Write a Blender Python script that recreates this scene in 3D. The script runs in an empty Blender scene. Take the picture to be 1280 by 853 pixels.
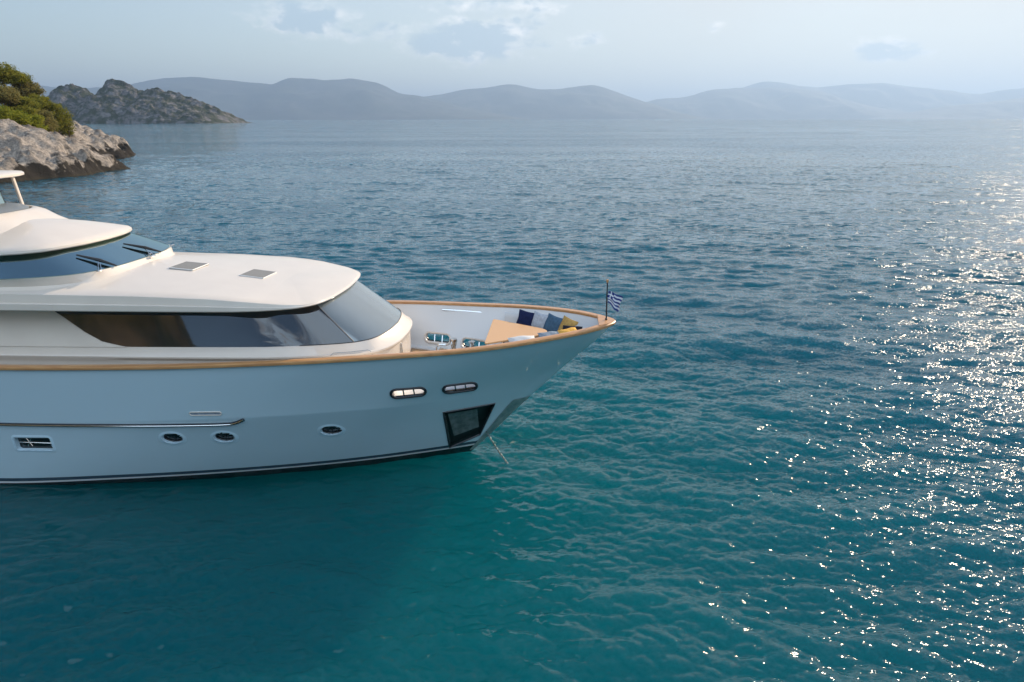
import bpy, math, random
import numpy as np
from mathutils import Vector, Matrix, noise as mn

# ------------------------------------------------------------------ camera, sky, sun, exposure
sc = bpy.context.scene
R = math.radians
SUN_EL, SUN_AZ = 24.0, 39.0          # azimuth measured from +Y towards +X
cam_d = bpy.data.cameras.new('camera'); cam = bpy.data.objects.new('camera', cam_d)
sc.collection.objects.link(cam); sc.camera = cam
cam.location = (0, 0, 10)
cam.rotation_euler = (Matrix.Rotation(R(90-17.8), 3, 'X') @ Matrix.Rotation(R(-0.10), 3, 'Z')).to_euler()
cam_d.sensor_width = 36; cam_d.lens = 36*865/1280
cam_d.clip_start = .5; cam_d.clip_end = 200000

w = bpy.data.worlds.new('World'); sc.world = w; w.use_nodes = True
wn, wl = w.node_tree.nodes, w.node_tree.links
wn.clear()
def N(nodes, t, **k):
    n = nodes.new(t)
    for a, b in k.items(): setattr(n, a, b)
    return n
out = N(wn, 'ShaderNodeOutputWorld'); bg = N(wn, 'ShaderNodeBackground')
sky = N(wn, 'ShaderNodeTexSky', sky_type='NISHITA', sun_disc=False, sun_elevation=R(SUN_EL), sun_rotation=R(SUN_AZ),
        air_density=1.1, dust_density=.1, ozone_density=1.6, altitude=0)
SKY_STRENGTH = 0.09
bg.inputs[1].default_value = SKY_STRENGTH
# thin clouds, placed by direction: noise inside a few soft patches low over the horizon
tc = N(wn, 'ShaderNodeTexCoord')
def wmath(op, a, b=None, c=None):
    n = N(wn, 'ShaderNodeMath', operation=op)
    for i, v in enumerate((a, b, c)):
        if v is None: continue
        if isinstance(v, (int, float)): n.inputs[i].default_value = v
        else: wl.new(v, n.inputs[i])
    return n.outputs[0]
sep = N(wn, 'ShaderNodeSeparateXYZ'); wl.new(tc.outputs['Generated'], sep.inputs[0])
az = wmath('ARCTAN2', sep.outputs[0], sep.outputs[1]); el = wmath('ARCSINE', sep.outputs[2])
comb = N(wn, 'ShaderNodeCombineXYZ'); wl.new(az, comb.inputs[0]); wl.new(el, comb.inputs[1])
def wnoise(scale, detail, rough, stretch, seed, dist=0.0):
    mp = N(wn, 'ShaderNodeMapping'); mp.inputs['Scale'].default_value = stretch; mp.inputs['Location'].default_value = (seed, seed*.7, 0)
    wl.new(comb.outputs[0], mp.inputs[0])
    nz = N(wn, 'ShaderNodeTexNoise'); nz.inputs['Scale'].default_value = scale; nz.inputs['Detail'].default_value = detail
    nz.inputs['Roughness'].default_value = rough; nz.inputs['Distortion'].default_value = dist
    wl.new(mp.outputs[0], nz.inputs['Vector']); return nz.outputs[0]
def patch(a0, e0, sa, se):
    da = wmath('DIVIDE', wmath('SUBTRACT', az, a0), sa); de = wmath('DIVIDE', wmath('SUBTRACT', el, e0), se)
    return wmath('EXPONENT', wmath('MULTIPLY', wmath('ADD', wmath('MULTIPLY', da, da), wmath('MULTIPLY', de, de)), -1.0))
CLOUDS = [(380, 22, 60, 22, 1.0), (470, 40, 90, 14, .8), (590, 50, 80, 26, 1.15), (640, 35, 45, 28, .8), (735, 50, 24, 12, .85),
          (1110, 65, 42, 14, .95), (895, 33, 18, 8, .75), (610, 8, 110, 12, .75), (990, 12, 60, 10, .25), (180, 20, 100, 12, .2)]
def px_dir(px, py):
    th = R(17.8); v = (py-426.5)/865; x = (px-640)/865
    y = math.cos(th)-v*math.sin(th); z = -math.sin(th)-v*math.cos(th)
    return math.atan2(x, y), math.atan2(z, math.hypot(x, y))
tot = None
for (px, py, sx, sy, amp) in CLOUDS:
    a0, e0 = px_dir(px, py)
    p = wmath('MULTIPLY', patch(a0, e0, sx/865*1.2, sy/865*1.15), amp)
    tot = p if tot is None else wmath('MAXIMUM', tot, p)
# cloud added out of view as fill light on the shaded hull
# bright broken patches, high behind the camera
beh = N(wn, 'ShaderNodeMapRange'); beh.interpolation_type = 'SMOOTHSTEP'; wl.new(sep.outputs[1], beh.inputs[0])
beh.inputs[1].default_value = 0.0; beh.inputs[2].default_value = -.45; beh.inputs[3].default_value = 0; beh.inputs[4].default_value = 1.3
bel = N(wn, 'ShaderNodeMapRange'); bel.interpolation_type = 'SMOOTHSTEP'; wl.new(el, bel.inputs[0]); bel.inputs[1].default_value = .38; bel.inputs[2].default_value = .56
fill_cloud = wmath('MULTIPLY', beh.outputs[0], bel.outputs[0])
tot = wmath('MAXIMUM', tot, fill_cloud)
n1 = wnoise(11, 9, .66, (1, 2.6, 1), 3.1, .3)
n2 = wnoise(30, 6, .6, (1, 2.0, 1), 7.7)
dens = wmath('ADD', wmath('SUBTRACT', wmath('ADD', n1, wmath('MULTIPLY', n2, .75)), 1.16), wmath('MULTIPLY', tot, .66))
mask = N(wn, 'ShaderNodeMapRange'); mask.interpolation_type = 'SMOOTHSTEP'
wl.new(dens, mask.inputs[0]); mask.inputs[1].default_value = 0.0; mask.inputs[2].default_value = .34
mask.inputs[3].default_value = 0; mask.inputs[4].default_value = .62
n4 = wnoise(22, 6, .6, (1, 1.8, 1), 7.7+.6, .5)
ed = wmath('ADD', wmath('MULTIPLY', dens, 1.3), wmath('MULTIPLY', wmath('SUBTRACT', n4, .5), 2.2))
edge = N(wn, 'ShaderNodeMapRange'); wl.new(ed, edge.inputs[0]); edge.inputs[1].default_value = .04; edge.inputs[2].default_value = .40
ccol = N(wn, 'ShaderNodeMix', data_type='RGBA')        # bright thin rims, bluish grey cores
CL_RIM, CL_CORE = (10.5, 10, 9.6, 1), (3.5, 4.6, 5.5, 1)
ccol.inputs[6].default_value = CL_RIM; ccol.inputs[7].default_value = CL_CORE
wl.new(edge.outputs[0], ccol.inputs[0])
core = N(wn, 'ShaderNodeMix', data_type='RGBA'); core.inputs[6].default_value = CL_CORE; core.inputs[7].default_value = (14, 17.2, 20.5, 1)  # the added fill cloud gets a brighter core
wl.new(fill_cloud, core.inputs[0]); wl.new(core.outputs[2], ccol.inputs[7])
# a thin high veil of cloud, thicker towards the sun
veil = N(wn, 'ShaderNodeMapRange'); veil.interpolation_type = 'SMOOTHSTEP'; wl.new(az, veil.inputs[0])
veil.inputs[1].default_value = -1.0; veil.inputs[2].default_value = .75; veil.inputs[3].default_value = .05; veil.inputs[4].default_value = .85
n3 = wnoise(2.2, 5, .5, (1, 2.2, 1), 1.3)
vel = N(wn, 'ShaderNodeMapRange'); vel.interpolation_type = 'SMOOTHSTEP'; wl.new(el, vel.inputs[0])
vel.inputs[1].default_value = .18; vel.inputs[2].default_value = .80; vel.inputs[3].default_value = 1; vel.inputs[4].default_value = .15
vf = wmath('MULTIPLY', wmath('MULTIPLY', veil.outputs[0], vel.outputs[0]), wmath('ADD', wmath('MULTIPLY', n3, .6), .7))
vm_ = N(wn, 'ShaderNodeMix', data_type='RGBA'); wl.new(vf, vm_.inputs[0]); wl.new(sky.outputs[0], vm_.inputs[6]); vm_.inputs[7].default_value = (5.7, 5.1, 4.35, 1)
cm = N(wn, 'ShaderNodeMix', data_type='RGBA')
wl.new(mask.outputs[0], cm.inputs[0]); wl.new(vm_.outputs[2], cm.inputs[6]); wl.new(ccol.outputs[2], cm.inputs[7])
wl.new(cm.outputs[2], bg.inputs[0]); wl.new(bg.outputs[0], out.inputs[0])

sd = bpy.data.lights.new('sun', 'SUN'); sd.energy = 4.2; sd.angle = R(.53); sd.color = (1.0, .81, .60)
so = bpy.data.objects.new('sun', sd); sc.collection.objects.link(so)
sdir = Vector((math.sin(R(SUN_AZ))*math.cos(R(SUN_EL)), math.cos(R(SUN_AZ))*math.cos(R(SUN_EL)), math.sin(R(SUN_EL))))
so.rotation_euler = sdir.to_track_quat('Z', 'Y').to_euler(); so.location = sdir*200

sc.view_settings.view_transform = 'Standard'; sc.view_settings.look = 'None'
sc.view_settings.exposure = 0.80; sc.view_settings.gamma = 1; sc.view_settings.use_curve_mapping = False
sc.render.engine = 'CYCLES'
sc.cycles.use_denoising = True
sc.cycles.max_bounces = 8; sc.cycles.volume_bounces = 0; sc.cycles.transparent_max_bounces = 12
sc.cycles.sample_clamp_indirect = 6.0; sc.cycles.sample_clamp_direct = 12.0
sc.cycles.caustics_reflective = False; sc.cycles.caustics_refractive = False

# ------------------------------------------------------------------ helpers
def link(o): sc.collection.objects.link(o); return o
def mesh_obj(name, V, F, mat=None, parent=None, smooth=True, angle=None):
    me = bpy.data.meshes.new(name)
    me.from_pydata([tuple(map(float, v)) for v in V], [], [tuple(f) for f in F])
    me.validate(); me.update()
    if mat: me.materials.append(mat)
    if smooth:
        me.polygons.foreach_set('use_smooth', [True]*len(me.polygons))
        if angle: me.set_sharp_from_angle(angle=R(angle))
    o = link(bpy.data.objects.new(name, me))
    if parent is not None: o.parent = parent
    return o
def fast_grid(name, P, mat, wrap=False):
    """P: (nr, nc, 3) array -> mesh"""
    nr, nc = P.shape[:2]
    me = bpy.data.meshes.new(name)
    me.vertices.add(nr*nc); me.vertices.foreach_set('co', P.reshape(-1).astype(np.float32))
    i, j = np.meshgrid(np.arange(nr-1), np.arange(nc if wrap else nc-1), indexing='ij')
    j2 = (j+1) % nc
    q = np.stack([i*nc+j, i*nc+j2, (i+1)*nc+j2, (i+1)*nc+j], -1).reshape(-1, 4)
    me.loops.add(q.size); me.loops.foreach_set('vertex_index', q.reshape(-1).astype(np.int32))
    me.polygons.add(len(q)); me.polygons.foreach_set('loop_start', (np.arange(len(q))*4).astype(np.int32))
    me.polygons.foreach_set('loop_total', np.full(len(q), 4, np.int32))
    me.polygons.foreach_set('use_smooth', np.ones(len(q), bool))
    me.update(calc_edges=True); me.validate()
    me.materials.append(mat)
    return link(bpy.data.objects.new(name, me))
def tag(o, label=None, cat=None, group=None, kind=None):
    if label: o['label'] = label
    if cat: o['category'] = cat
    if group: o['group'] = group
    if kind: o['kind'] = kind
    return o
def empty(name, loc=(0, 0, 0), rz=0.0, parent=None):
    o = link(bpy.data.objects.new(name, None)); o.location = loc; o.rotation_euler = (0, 0, rz)
    if parent is not None: o.parent = parent
    return o
class MB:
    def __init__(s): s.V = []; s.F = []
    def add(s, V, F):
        n = len(s.V); s.V += [tuple(map(float, v)) for v in V]; s.F += [tuple(n+i for i in f) for f in F]
    def grid(s, P, close_u=False, close_v=False, flip=False):
        P = np.asarray(P, float); a, b = P.shape[:2]; F = []
        for i in range(a if close_u else a-1):
            for j in range(b if close_v else b-1):
                q = (i*b+j, i*b+(j+1) % b, ((i+1) % a)*b+(j+1) % b, ((i+1) % a)*b+j)
                F.append(q[::-1] if flip else q)
        s.add(P.reshape(-1, 3), F)
    def tube(s, pts, r, n=8, closed=False, caps=True, up=(0, 0, 1)):
        pts = [Vector(p) for p in pts]; m = len(pts); rings = []
        for i, p in enumerate(pts):
            a = pts[(i-1) % m] if (closed or i > 0) else p
            b = pts[(i+1) % m] if (closed or i < m-1) else p
            d = (b-a).normalized(); u = Vector(up)
            if abs(d.dot(u)) > .95: u = Vector((0, 1, 0))
            e1 = d.cross(u).normalized(); e2 = d.cross(e1).normalized()
            rr = r[i] if isinstance(r, list) else r
            r1, r2 = rr if isinstance(rr, (list, tuple)) else (rr, rr)
            rings.append([p+e1*math.cos(t)*r1+e2*math.sin(t)*r2 for t in [2*math.pi*k/n for k in range(n)]])
        base = len(s.V); s.grid(np.array([[tuple(v) for v in q] for q in rings]), close_u=closed, close_v=True)
        if caps and not closed:
            s.F.append(tuple(base+k for k in range(n))[::-1]); s.F.append(tuple(base+(m-1)*n+k for k in range(n)))
    def box(s, c, d, rot=None, bev=0.0):
        c = Vector(c); hx, hy, hz = d[0]/2, d[1]/2, d[2]/2
        V = []
        b = min(bev, hx*.9, hy*.9, hz*.9)
        if b <= 0:
            V = [Vector((x*hx, y*hy, z*hz)) for x in (-1, 1) for y in (-1, 1) for z in (-1, 1)]
            F = [(0, 1, 3, 2), (4, 6, 7, 5), (0, 4, 5, 1), (2, 3, 7, 6), (0, 2, 6, 4), (1, 5, 7, 3)]
        else:
            def ring(z, i):
                o = []
                for sx, sy in ((1, 1), (-1, 1), (-1, -1), (1, -1)):
                    a0 = math.atan2(sy, sx)-math.pi/4
                    for k in range(3):
                        a = a0+k*math.pi/4
                        o.append(Vector((sx*(hx-b)+(b-i)*math.cos(a), sy*(hy-b)+(b-i)*math.sin(a), z)))
                return o
            rs = [ring(-hz, b*.9), ring(-hz+b*.3, b*.3), ring(-hz+b, 0), ring(hz-b, 0), ring(hz-b*.3, b*.3), ring(hz, b*.9)]
            V = [v for q in rs for v in q]; F = []
            for i in range(5):
                for j in range(12): F.append((i*12+j, i*12+(j+1) % 12, (i+1)*12+(j+1) % 12, (i+1)*12+j))
            F.append(tuple(range(12))[::-1]); F.append(tuple(60+k for k in range(12)))
        if rot is not None: V = [rot @ v for v in V]
        s.add([v+c for v in V], F)
    def prism(s, poly, z0, z1, bev=0.0):
        n = len(poly); cx = sum(p[0] for p in poly)/n; cy = sum(p[1] for p in poly)/n
        def ring(z, i):
            o = []
            for x, y in poly:
                L = math.hypot(x-cx, y-cy) or 1; k = 1-i/L; o.append((cx+(x-cx)*k, cy+(y-cy)*k, z))
            return o
        rs = [ring(z0, 0), ring(z1, 0)] if bev <= 0 else [ring(z0, bev), ring(z0+bev, 0), ring(z1-bev, 0), ring(z1-bev*.3, bev*.3), ring(z1, bev)]
        base = len(s.V); s.grid(np.array(rs), close_v=True, flip=False)
        s.F.append(tuple(base+k for k in range(n))[::-1]); s.F.append(tuple(base+(len(rs)-1)*n+k for k in range(n)))
    def build(s, name, mat, parent=None, smooth=True, angle=35): return mesh_obj(name, s.V, s.F, mat, parent, smooth, angle)

# ------------------------------------------------------------------ materials
def mat(name, col=(.8, .8, .8), rough=.5, metal=0.0, coat=0.0, spec=.5, ior=1.5):
    m = bpy.data.materials.new(name); m.use_nodes = True
    b = m.node_tree.nodes['Principled BSDF']
    b.inputs['Base Color'].default_value = (*col, 1); b.inputs['Roughness'].default_value = rough
    b.inputs['Metallic'].default_value = metal; b.inputs['Coat Weight'].default_value = coat
    b.inputs['Coat Roughness'].default_value = .03; b.inputs['Specular IOR Level'].default_value = spec; b.inputs['IOR'].default_value = ior
    return m
def nt(m): return m.node_tree.nodes, m.node_tree.links, m.node_tree.nodes['Principled BSDF']
def add_noise_color(m, c1, c2, scale=3.0, detail=5, lo=.35, hi=.65, stretch=(1, 1, 1), bump=0.0, bscale=None, bdist=.02, coords='Object'):
    n, l, b = nt(m)
    tc = N(n, 'ShaderNodeTexCoord'); mp = N(n, 'ShaderNodeMapping'); mp.inputs['Scale'].default_value = stretch
    l.new(tc.outputs[coords], mp.inputs[0])
    nz = N(n, 'ShaderNodeTexNoise'); nz.inputs['Scale'].default_value = scale; nz.inputs['Detail'].default_value = detail
    l.new(mp.outputs[0], nz.inputs['Vector'])
    mr = N(n, 'ShaderNodeMapRange'); l.new(nz.outputs[0], mr.inputs[0]); mr.inputs[1].default_value = lo; mr.inputs[2].default_value = hi
    mx = N(n, 'ShaderNodeMix', data_type='RGBA'); mx.inputs[6].default_value = (*c1, 1); mx.inputs[7].default_value = (*c2, 1)
    l.new(mr.outputs[0], mx.inputs[0]); l.new(mx.outputs[2], b.inputs['Base Color'])
    if bump:
        nb = N(n, 'ShaderNodeTexNoise'); nb.inputs['Scale'].default_value = bscale or scale*3; nb.inputs['Detail'].default_value = 5
        l.new(mp.outputs[0], nb.inputs['Vector'])
        bp = N(n, 'ShaderNodeBump'); bp.inputs['Strength'].default_value = bump; bp.inputs['Distance'].default_value = bdist
        l.new(nb.outputs[0], bp.inputs['Height']); l.new(bp.outputs[0], b.inputs['Normal'])
    return mx
M = {}
M['white'] = mat('white_gelcoat', (.72, .66, .60), .28, coat=.35)
add_noise_color(M['white'], (.72, .645, .565), (.69, .615, .54), 1.3, 4)
M['white_shell'] = mat('white_liner', (.70, .70, .70), .35, coat=.2)
M['hull'] = mat('hull_paint', (.20, .30, .37), .22, coat=1.0)
M['teak'] = mat('varnished_teak', (.50, .25, .10), .35, coat=.25)
add_noise_color(M['teak'], (.58, .31, .13), (.44, .21, .085), 4, 6, stretch=(.35, 5, 5))
M['teak_light'] = mat('table_teak', (.62, .36, .17), .42, coat=.15)
M['chrome'] = mat('polished_steel', (.75, .75, .74), .12, metal=1)
M['dark_trim'] = mat('dark_trim', (.015, .02, .028), .3)
M['black_rubber'] = mat('black_rubber', (.012, .012, .014), .5)
M['grey_hatch'] = mat('grey_mesh_hatch', (.20, .20, .19), .6)
add_noise_color(M['grey_hatch'], (.23, .225, .21), (.19, .19, .185), 30, 3)
M['dark_glass'] = mat('dark_window_glass', (.008, .013, .020), .03, spec=.9, ior=1.6, coat=.5)
M['front_glass'] = mat('silvered_windshield', (.22, .26, .28), .07, metal=.35, coat=.6)
M['port_ring'] = mat('porthole_surround', (.50, .66, .76), .3, coat=.5)
M['pane_black'] = mat('porthole_glass', (.008, .014, .016), .06, spec=.8)
M['pocket_dark'] = mat('pocket_interior', (.012, .035, .035), .45)
M['pocket_plate'] = mat('scuffed_steel_plate', (.16, .19, .19), .45, metal=.5)
add_noise_color(M['pocket_plate'], (.22, .25, .25), (.10, .13, .13), 5, 6)
M['steel_guard'] = mat('stem_guard_steel', (.35, .42, .42), .28, metal=.6)
add_noise_color(M['steel_guard'], (.42, .46, .44), (.22, .30, .31), 5, 7, bump=.3, bscale=14)
M['fly_grey'] = mat('grey_dash', (.16, .19, .22), .5)
M['header'] = mat('shaded_brown_header', (.10, .08, .07), .5)  # eave shade painted into the brown of the header strip
M['fabric_white'] = mat('white_upholstery', (.62, .62, .62), .85)
M['interior'] = mat('interior_grey', (.20, .22, .21), .7)
M['leather'] = mat('light_leather', (.5, .5, .42), .5)
def fabric(name, col):
    m = mat(name, col, .9, spec=.2); add_noise_color(m, tuple(c*1.15 for c in col), tuple(c*.85 for c in col), 12, 4, bump=.25, bscale=90, bdist=.004); return m
M['p_navy'] = fabric('navy_fabric', (.012, .02, .07)); M['p_pale'] = fabric('pale_grey_fabric', (.42, .46, .52))
M['p_blue'] = fabric('slate_blue_fabric', (.06, .12, .19)); M['p_must'] = fabric('mustard_fabric', (.50, .31, .10))
M['p_char'] = fabric('charcoal_fabric', (.02, .02, .028)); M['p_yel'] = fabric('yellow_fabric', (.72, .40, .09)); M['p_gry'] = fabric('grey_fabric', (.22, .27, .33))
# tinted see-through glass
def clear_glass(name, tint, gloss=.5):
    m = bpy.data.materials.new(name); m.use_nodes = True; n, l = m.node_tree.nodes, m.node_tree.links; n.clear()
    o = N(n, 'ShaderNodeOutputMaterial'); mx = N(n, 'ShaderNodeMixShader'); t = N(n, 'ShaderNodeBsdfTransparent'); g = N(n, 'ShaderNodeBsdfGlossy')
    t.inputs[0].default_value = (*tint, 1); g.inputs['Roughness'].default_value = .03; g.inputs[0].default_value = (.42, .54, .54, 1)
    fr = N(n, 'ShaderNodeFresnel'); fr.inputs[0].default_value = 1.38
    l.new(fr.outputs[0], mx.inputs[0]); l.new(t.outputs[0], mx.inputs[1]); l.new(g.outputs[0], mx.inputs[2]); l.new(mx.outputs[0], o.inputs[0])
    return m
M['ph_glass'] = clear_glass('tinted_wheelhouse_glass', (.60, .80, .78))
M['acrylic'] = clear_glass('clear_acrylic', (.72, .80, .84))
# hull paint: boot top stripes by height are paint on the hull
n, l, b = nt(M['hull'])
tcn = N(n, 'ShaderNodeTexCoord'); sp = N(n, 'ShaderNodeSeparateXYZ'); l.new(tcn.outputs['Object'], sp.inputs[0])
ramp = N(n, 'ShaderNodeValToRGB'); ramp.color_ramp.interpolation = 'CONSTANT'
mr = N(n, 'ShaderNodeMapRange'); 
sh_ = N(n, 'ShaderNodeMapRange'); l.new(sp.outputs[0], sh_.inputs[0])
for k_, v_ in enumerate((-17, -6, -.03, .13)): sh_.inputs[k_+1].default_value = v_
sb_ = N(n, 'ShaderNodeMath', operation='SUBTRACT'); l.new(sp.outputs[2], sb_.inputs[0]); l.new(sh_.outputs[0], sb_.inputs[1])
l.new(sb_.outputs[0], mr.inputs[0]); mr.inputs[1].default_value = 0; mr.inputs[2].default_value = 1
l.new(mr.outputs[0], ramp.inputs[0])
HULLC = (.46, .60, .68, 1)
e = ramp.color_ramp.elements; e[0].position = 0; e[0].color = (.006, .007, .009, 1); e[1].position = .16; e[1].color = (.62, .64, .66, 1)
x = e.new(.215); x.color = (.035, .06, .09, 1); x = e.new(.33); x.color = HULLC
l.new(ramp.outputs[0], b.inputs['Base Color'])
# teak deck with caulking lines
M['deck'] = mat('teak_deck', (.42, .27, .15), .6)
n, l, b = nt(M['deck'])
tcn = N(n, 'ShaderNodeTexCoord'); wv = N(n, 'ShaderNodeTexWave', bands_direction='Y'); wv.inputs['Scale'].default_value = 3.1
l.new(tcn.outputs['Object'], wv.inputs[0]); rp = N(n, 'ShaderNodeValToRGB'); rp.color_ramp.elements[0].position = .0; rp.color_ramp.elements[0].color = (.05, .035, .025, 1)
rp.color_ramp.elements[1].position = .06; rp.color_ramp.elements[1].color = (.45, .28, .15, 1); l.new(wv.outputs[0], rp.inputs[0]); l.new(rp.outputs[0], b.inputs['Base Color'])

def cub(xs, ys):
    xs = np.array(xs, float); ys = np.array(ys, float)
    d = np.diff(ys)/np.diff(xs); m = np.zeros(len(xs)); m[0] = d[0]; m[-1] = d[-1]
    for i in range(1, len(xs)-1):
        m[i] = 0 if d[i-1]*d[i] <= 0 else 2*d[i-1]*d[i]/(d[i-1]+d[i])
    def f(x):
        x = np.clip(np.asarray(x, float), xs[0], xs[-1])
        i = np.clip(np.searchsorted(xs, x)-1, 0, len(xs)-2)
        h = xs[i+1]-xs[i]; t = (x-xs[i])/h
        return ((2*t**3-3*t**2+1)*ys[i]+(t**3-2*t**2+t)*h*m[i]+(-2*t**3+3*t**2)*ys[i+1]+(t**3-t**2)*h*m[i+1])
    return f
# hull form: half breadths against distance aft of the stem at three heights
XS = cub([-1.4, 0, .75, 1.66, 2.4, 2.88, 4.06, 4.4], [-5.7, -4.33, -3.60, -2.75, -2.0, -1.52, -.25, 0])
HG = cub([0, 1, 2, 3, 4, 6, 8, 12, 16, 22, 27], [4.38, 4.35, 4.30, 4.24, 4.18, 4.11, 4.03, 3.85, 3.76, 3.70, 3.70])   # gunwale height
GB = cub([0, .06, .2, .5, 1, 2, 3, 4, 5, 6, 7, 8, 10, 12, 16, 21, 27], [0, .17, .38, .70, 1.12, 1.70, 2.14, 2.44, 2.67, 2.86, 3.02, 3.15, 3.27, 3.33, 3.40, 3.40, 3.2])
ZK = cub([0, 1, 2.5, 4.6, 8, 15, 25], [2.44, 2.42, 2.41, 2.40, 2.32, 2.14, 2.13])                                     # knuckle height
KB = cub([0, .1, .5, 1, 1.6, 2.7, 4.7, 8, 11, 15, 20, 25], [0, .10, .38, .70, 1.03, 1.55, 2.30, 2.95, 3.20, 3.32, 3.33, 3.15])
WB = cub([0, .1, 1, 2.94, 6.07, 9.6, 13.1, 18, 23], [0, .04, .40, 1.10, 1.93, 2.62, 3.09, 3.25, 3.05])
def hull_pt(t, z):
    """half breadth at distance t aft of the stem, height z"""
    t = np.asarray(t, float); z = np.asarray(z, float)
    zk = ZK(t); hg = HG(t); g = GB(t); k = KB(t); w = WB(t)
    lo = w+(k-w)*np.clip(z/zk, 0, 1)**.9
    s = np.clip((z-zk)/(hg-zk), 0, 1)
    up = k+(g-k)*s**1.15
    bel = w*np.clip(1+z/1.6, 0, 1)**.6
    return np.where(z < 0, bel, np.where(z < zk, lo, up))
def hull_y(x, z):
    return hull_pt(np.maximum(XS(z)-x, 0), z)

# ------------------------------------------------------------------ numpy noise
rng = np.random.default_rng(11)
LAT = rng.random((256, 256))
def vnoise(x, y):
    xi = np.floor(x).astype(int); yi = np.floor(y).astype(int); fx = x-xi; fy = y-yi
    fx = fx*fx*(3-2*fx); fy = fy*fy*(3-2*fy)
    a = LAT[xi % 256, yi % 256]; b = LAT[(xi+1) % 256, yi % 256]; c = LAT[xi % 256, (yi+1) % 256]; d = LAT[(xi+1) % 256, (yi+1) % 256]
    return (a*(1-fx)+b*fx)*(1-fy)+(c*(1-fx)+d*fx)*fy
def fbm(x, y, o=5, g=.5, ridged=False):
    s = 0; a = 1; t = 0
    for k in range(o):
        v = vnoise(x*2**k+17.3*k, y*2**k+9.1*k)
        if ridged: v = 1-abs(2*v-1)
        s = s+a*v; t += a; a *= g
    return s/t
def voro(x, y):
    """distance to the nearest jittered point, and a value per cell"""
    xi = np.floor(x).astype(int); yi = np.floor(y).astype(int); best = np.full(x.shape, 9.); val = np.zeros(x.shape)
    for i in (-1, 0, 1):
        for j in (-1, 0, 1):
            cx = xi+i; cy = yi+j
            px = cx+LAT[cx % 256, cy % 256]; py = cy+LAT[(cx+91) % 256, (cy+37) % 256]
            d = np.hypot(x-px, y-py); k = d < best
            val = np.where(k, LAT[(cx+13) % 256, (cy+71) % 256], val); best = np.minimum(best, d)
    return best, val

# ------------------------------------------------------------------ water
def wave_tile(L, n, lmin, lmax, rms_slope, seed, wdir, spread):
    r = np.random.default_rng(seed)
    k1 = np.fft.fftfreq(n, L/n)*2*np.pi; kx, ky = np.meshgrid(k1, k1, indexing='ij'); k = np.hypot(kx, ky); k[0, 0] = 1
    lam = 2*np.pi/k; ang = np.arctan2(ky, kx)-wdir
    amp = k**-2.0*np.exp(-(lmin/lam)**4)*np.exp(-(lam/lmax)**4)
    amp *= np.abs(np.cos(ang))**spread+.10
    amp[0, 0] = 0
    F = amp*(r.normal(size=(n, n))+1j*r.normal(size=(n, n)))
    h = np.real(np.fft.ifft2(F)); G = np.fft.fft2(h)
    sx = np.real(np.fft.ifft2(1j*kx*G)); sy = np.real(np.fft.ifft2(1j*ky*G))
    f = rms_slope/np.sqrt((sx**2+sy**2).mean())
    dx = np.real(np.fft.ifft2(-1j*kx/k*G)); dy = np.real(np.fft.ifft2(-1j*ky/k*G))
    return L, n, h*f, dx*f, dy*f
def sample(T, X, Y):
    L, n, h, dx, dy = T
    u = (X/L % 1)*n; v = (Y/L % 1)*n; i = np.floor(u).astype(int); j = np.floor(v).astype(int); fu = u-i; fv = v-j
    i %= n; j %= n; i2 = (i+1) % n; j2 = (j+1) % n
    r = [a[i, j]*(1-fu)*(1-fv)+a[i2, j]*fu*(1-fv)+a[i, j2]*(1-fu)*fv+a[i2, j2]*fu*fv for a in (h, dx, dy)]
    return r
WD = R(80)
tiles = [(wave_tile(173, 512, 2.6, 12, .062, 3, WD, 3.0), .9, 0.0), (wave_tile(61, 512, .7, 2.8, .140, 5, WD+.5, 2.5), .26, .4), (wave_tile(31.7, 1024, .14, .85, .25, 9, WD-.35, 1.2), .085, -.5)]
rr = [0, 2, 4, 6]
r = 6.0
while r < 420: r *= (1.003 if r < 60 else 1.0048); rr.append(r)
while r < 4000: r *= 1.02; rr.append(r)
while r < 45000: r *= 1.12; rr.append(r)
rr = np.array(rr)
aa = np.concatenate([np.radians(np.arange(-46, 46, .085)), np.radians(np.arange(46, 314, 2.0))])
RR, AA = np.meshgrid(rr, aa, indexing='ij')
X = RR*np.sin(AA); Y = RR*np.cos(AA); Z = np.zeros_like(X); DX = np.zeros_like(X); DY = np.zeros_like(X)
cell = np.maximum(RR*np.where(RR < 60, .003, .0048), RR*np.where(np.abs(np.degrees((AA+np.pi) % (2*np.pi)-np.pi)) < 46.2, .0016, .035))
# the yacht shelters the water next to it; gusts vary the ripples elsewhere
lee = np.exp(-(((X+11)/10)**4+((Y-16.8)/2.6)**4))
gust = .62+.75*fbm(X/38+5, Y/16+8, 4)
for (T, lc, rot) in tiles:
    ca, sa = math.cos(rot), math.sin(rot)
    h, dx, dy = sample(T, X*ca-Y*sa, X*sa+Y*ca)
    fade = np.clip(2-cell/lc*1.3, 0, 1)
    a = fade*(gust if lc < .5 else (.5+.5*gust))*(1-lee*(.4 if lc > .5 else .6))
    Z += h*a; DX += (dx*ca+dy*sa)*a*.95; DY += (-dx*sa+dy*ca)*a*.95
P = np.stack([X+DX, Y+DY, Z], -1)
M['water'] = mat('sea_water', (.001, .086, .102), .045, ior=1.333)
n, l, b = nt(M['water'])
b.inputs['Subsurface Weight'].default_value = 1.0; b.inputs['Subsurface Scale'].default_value = 45.0; b.inputs['Subsurface Radius'].default_value = (.2, 1.0, .9)
geo = N(n, 'ShaderNodeNewGeometry')
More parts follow.
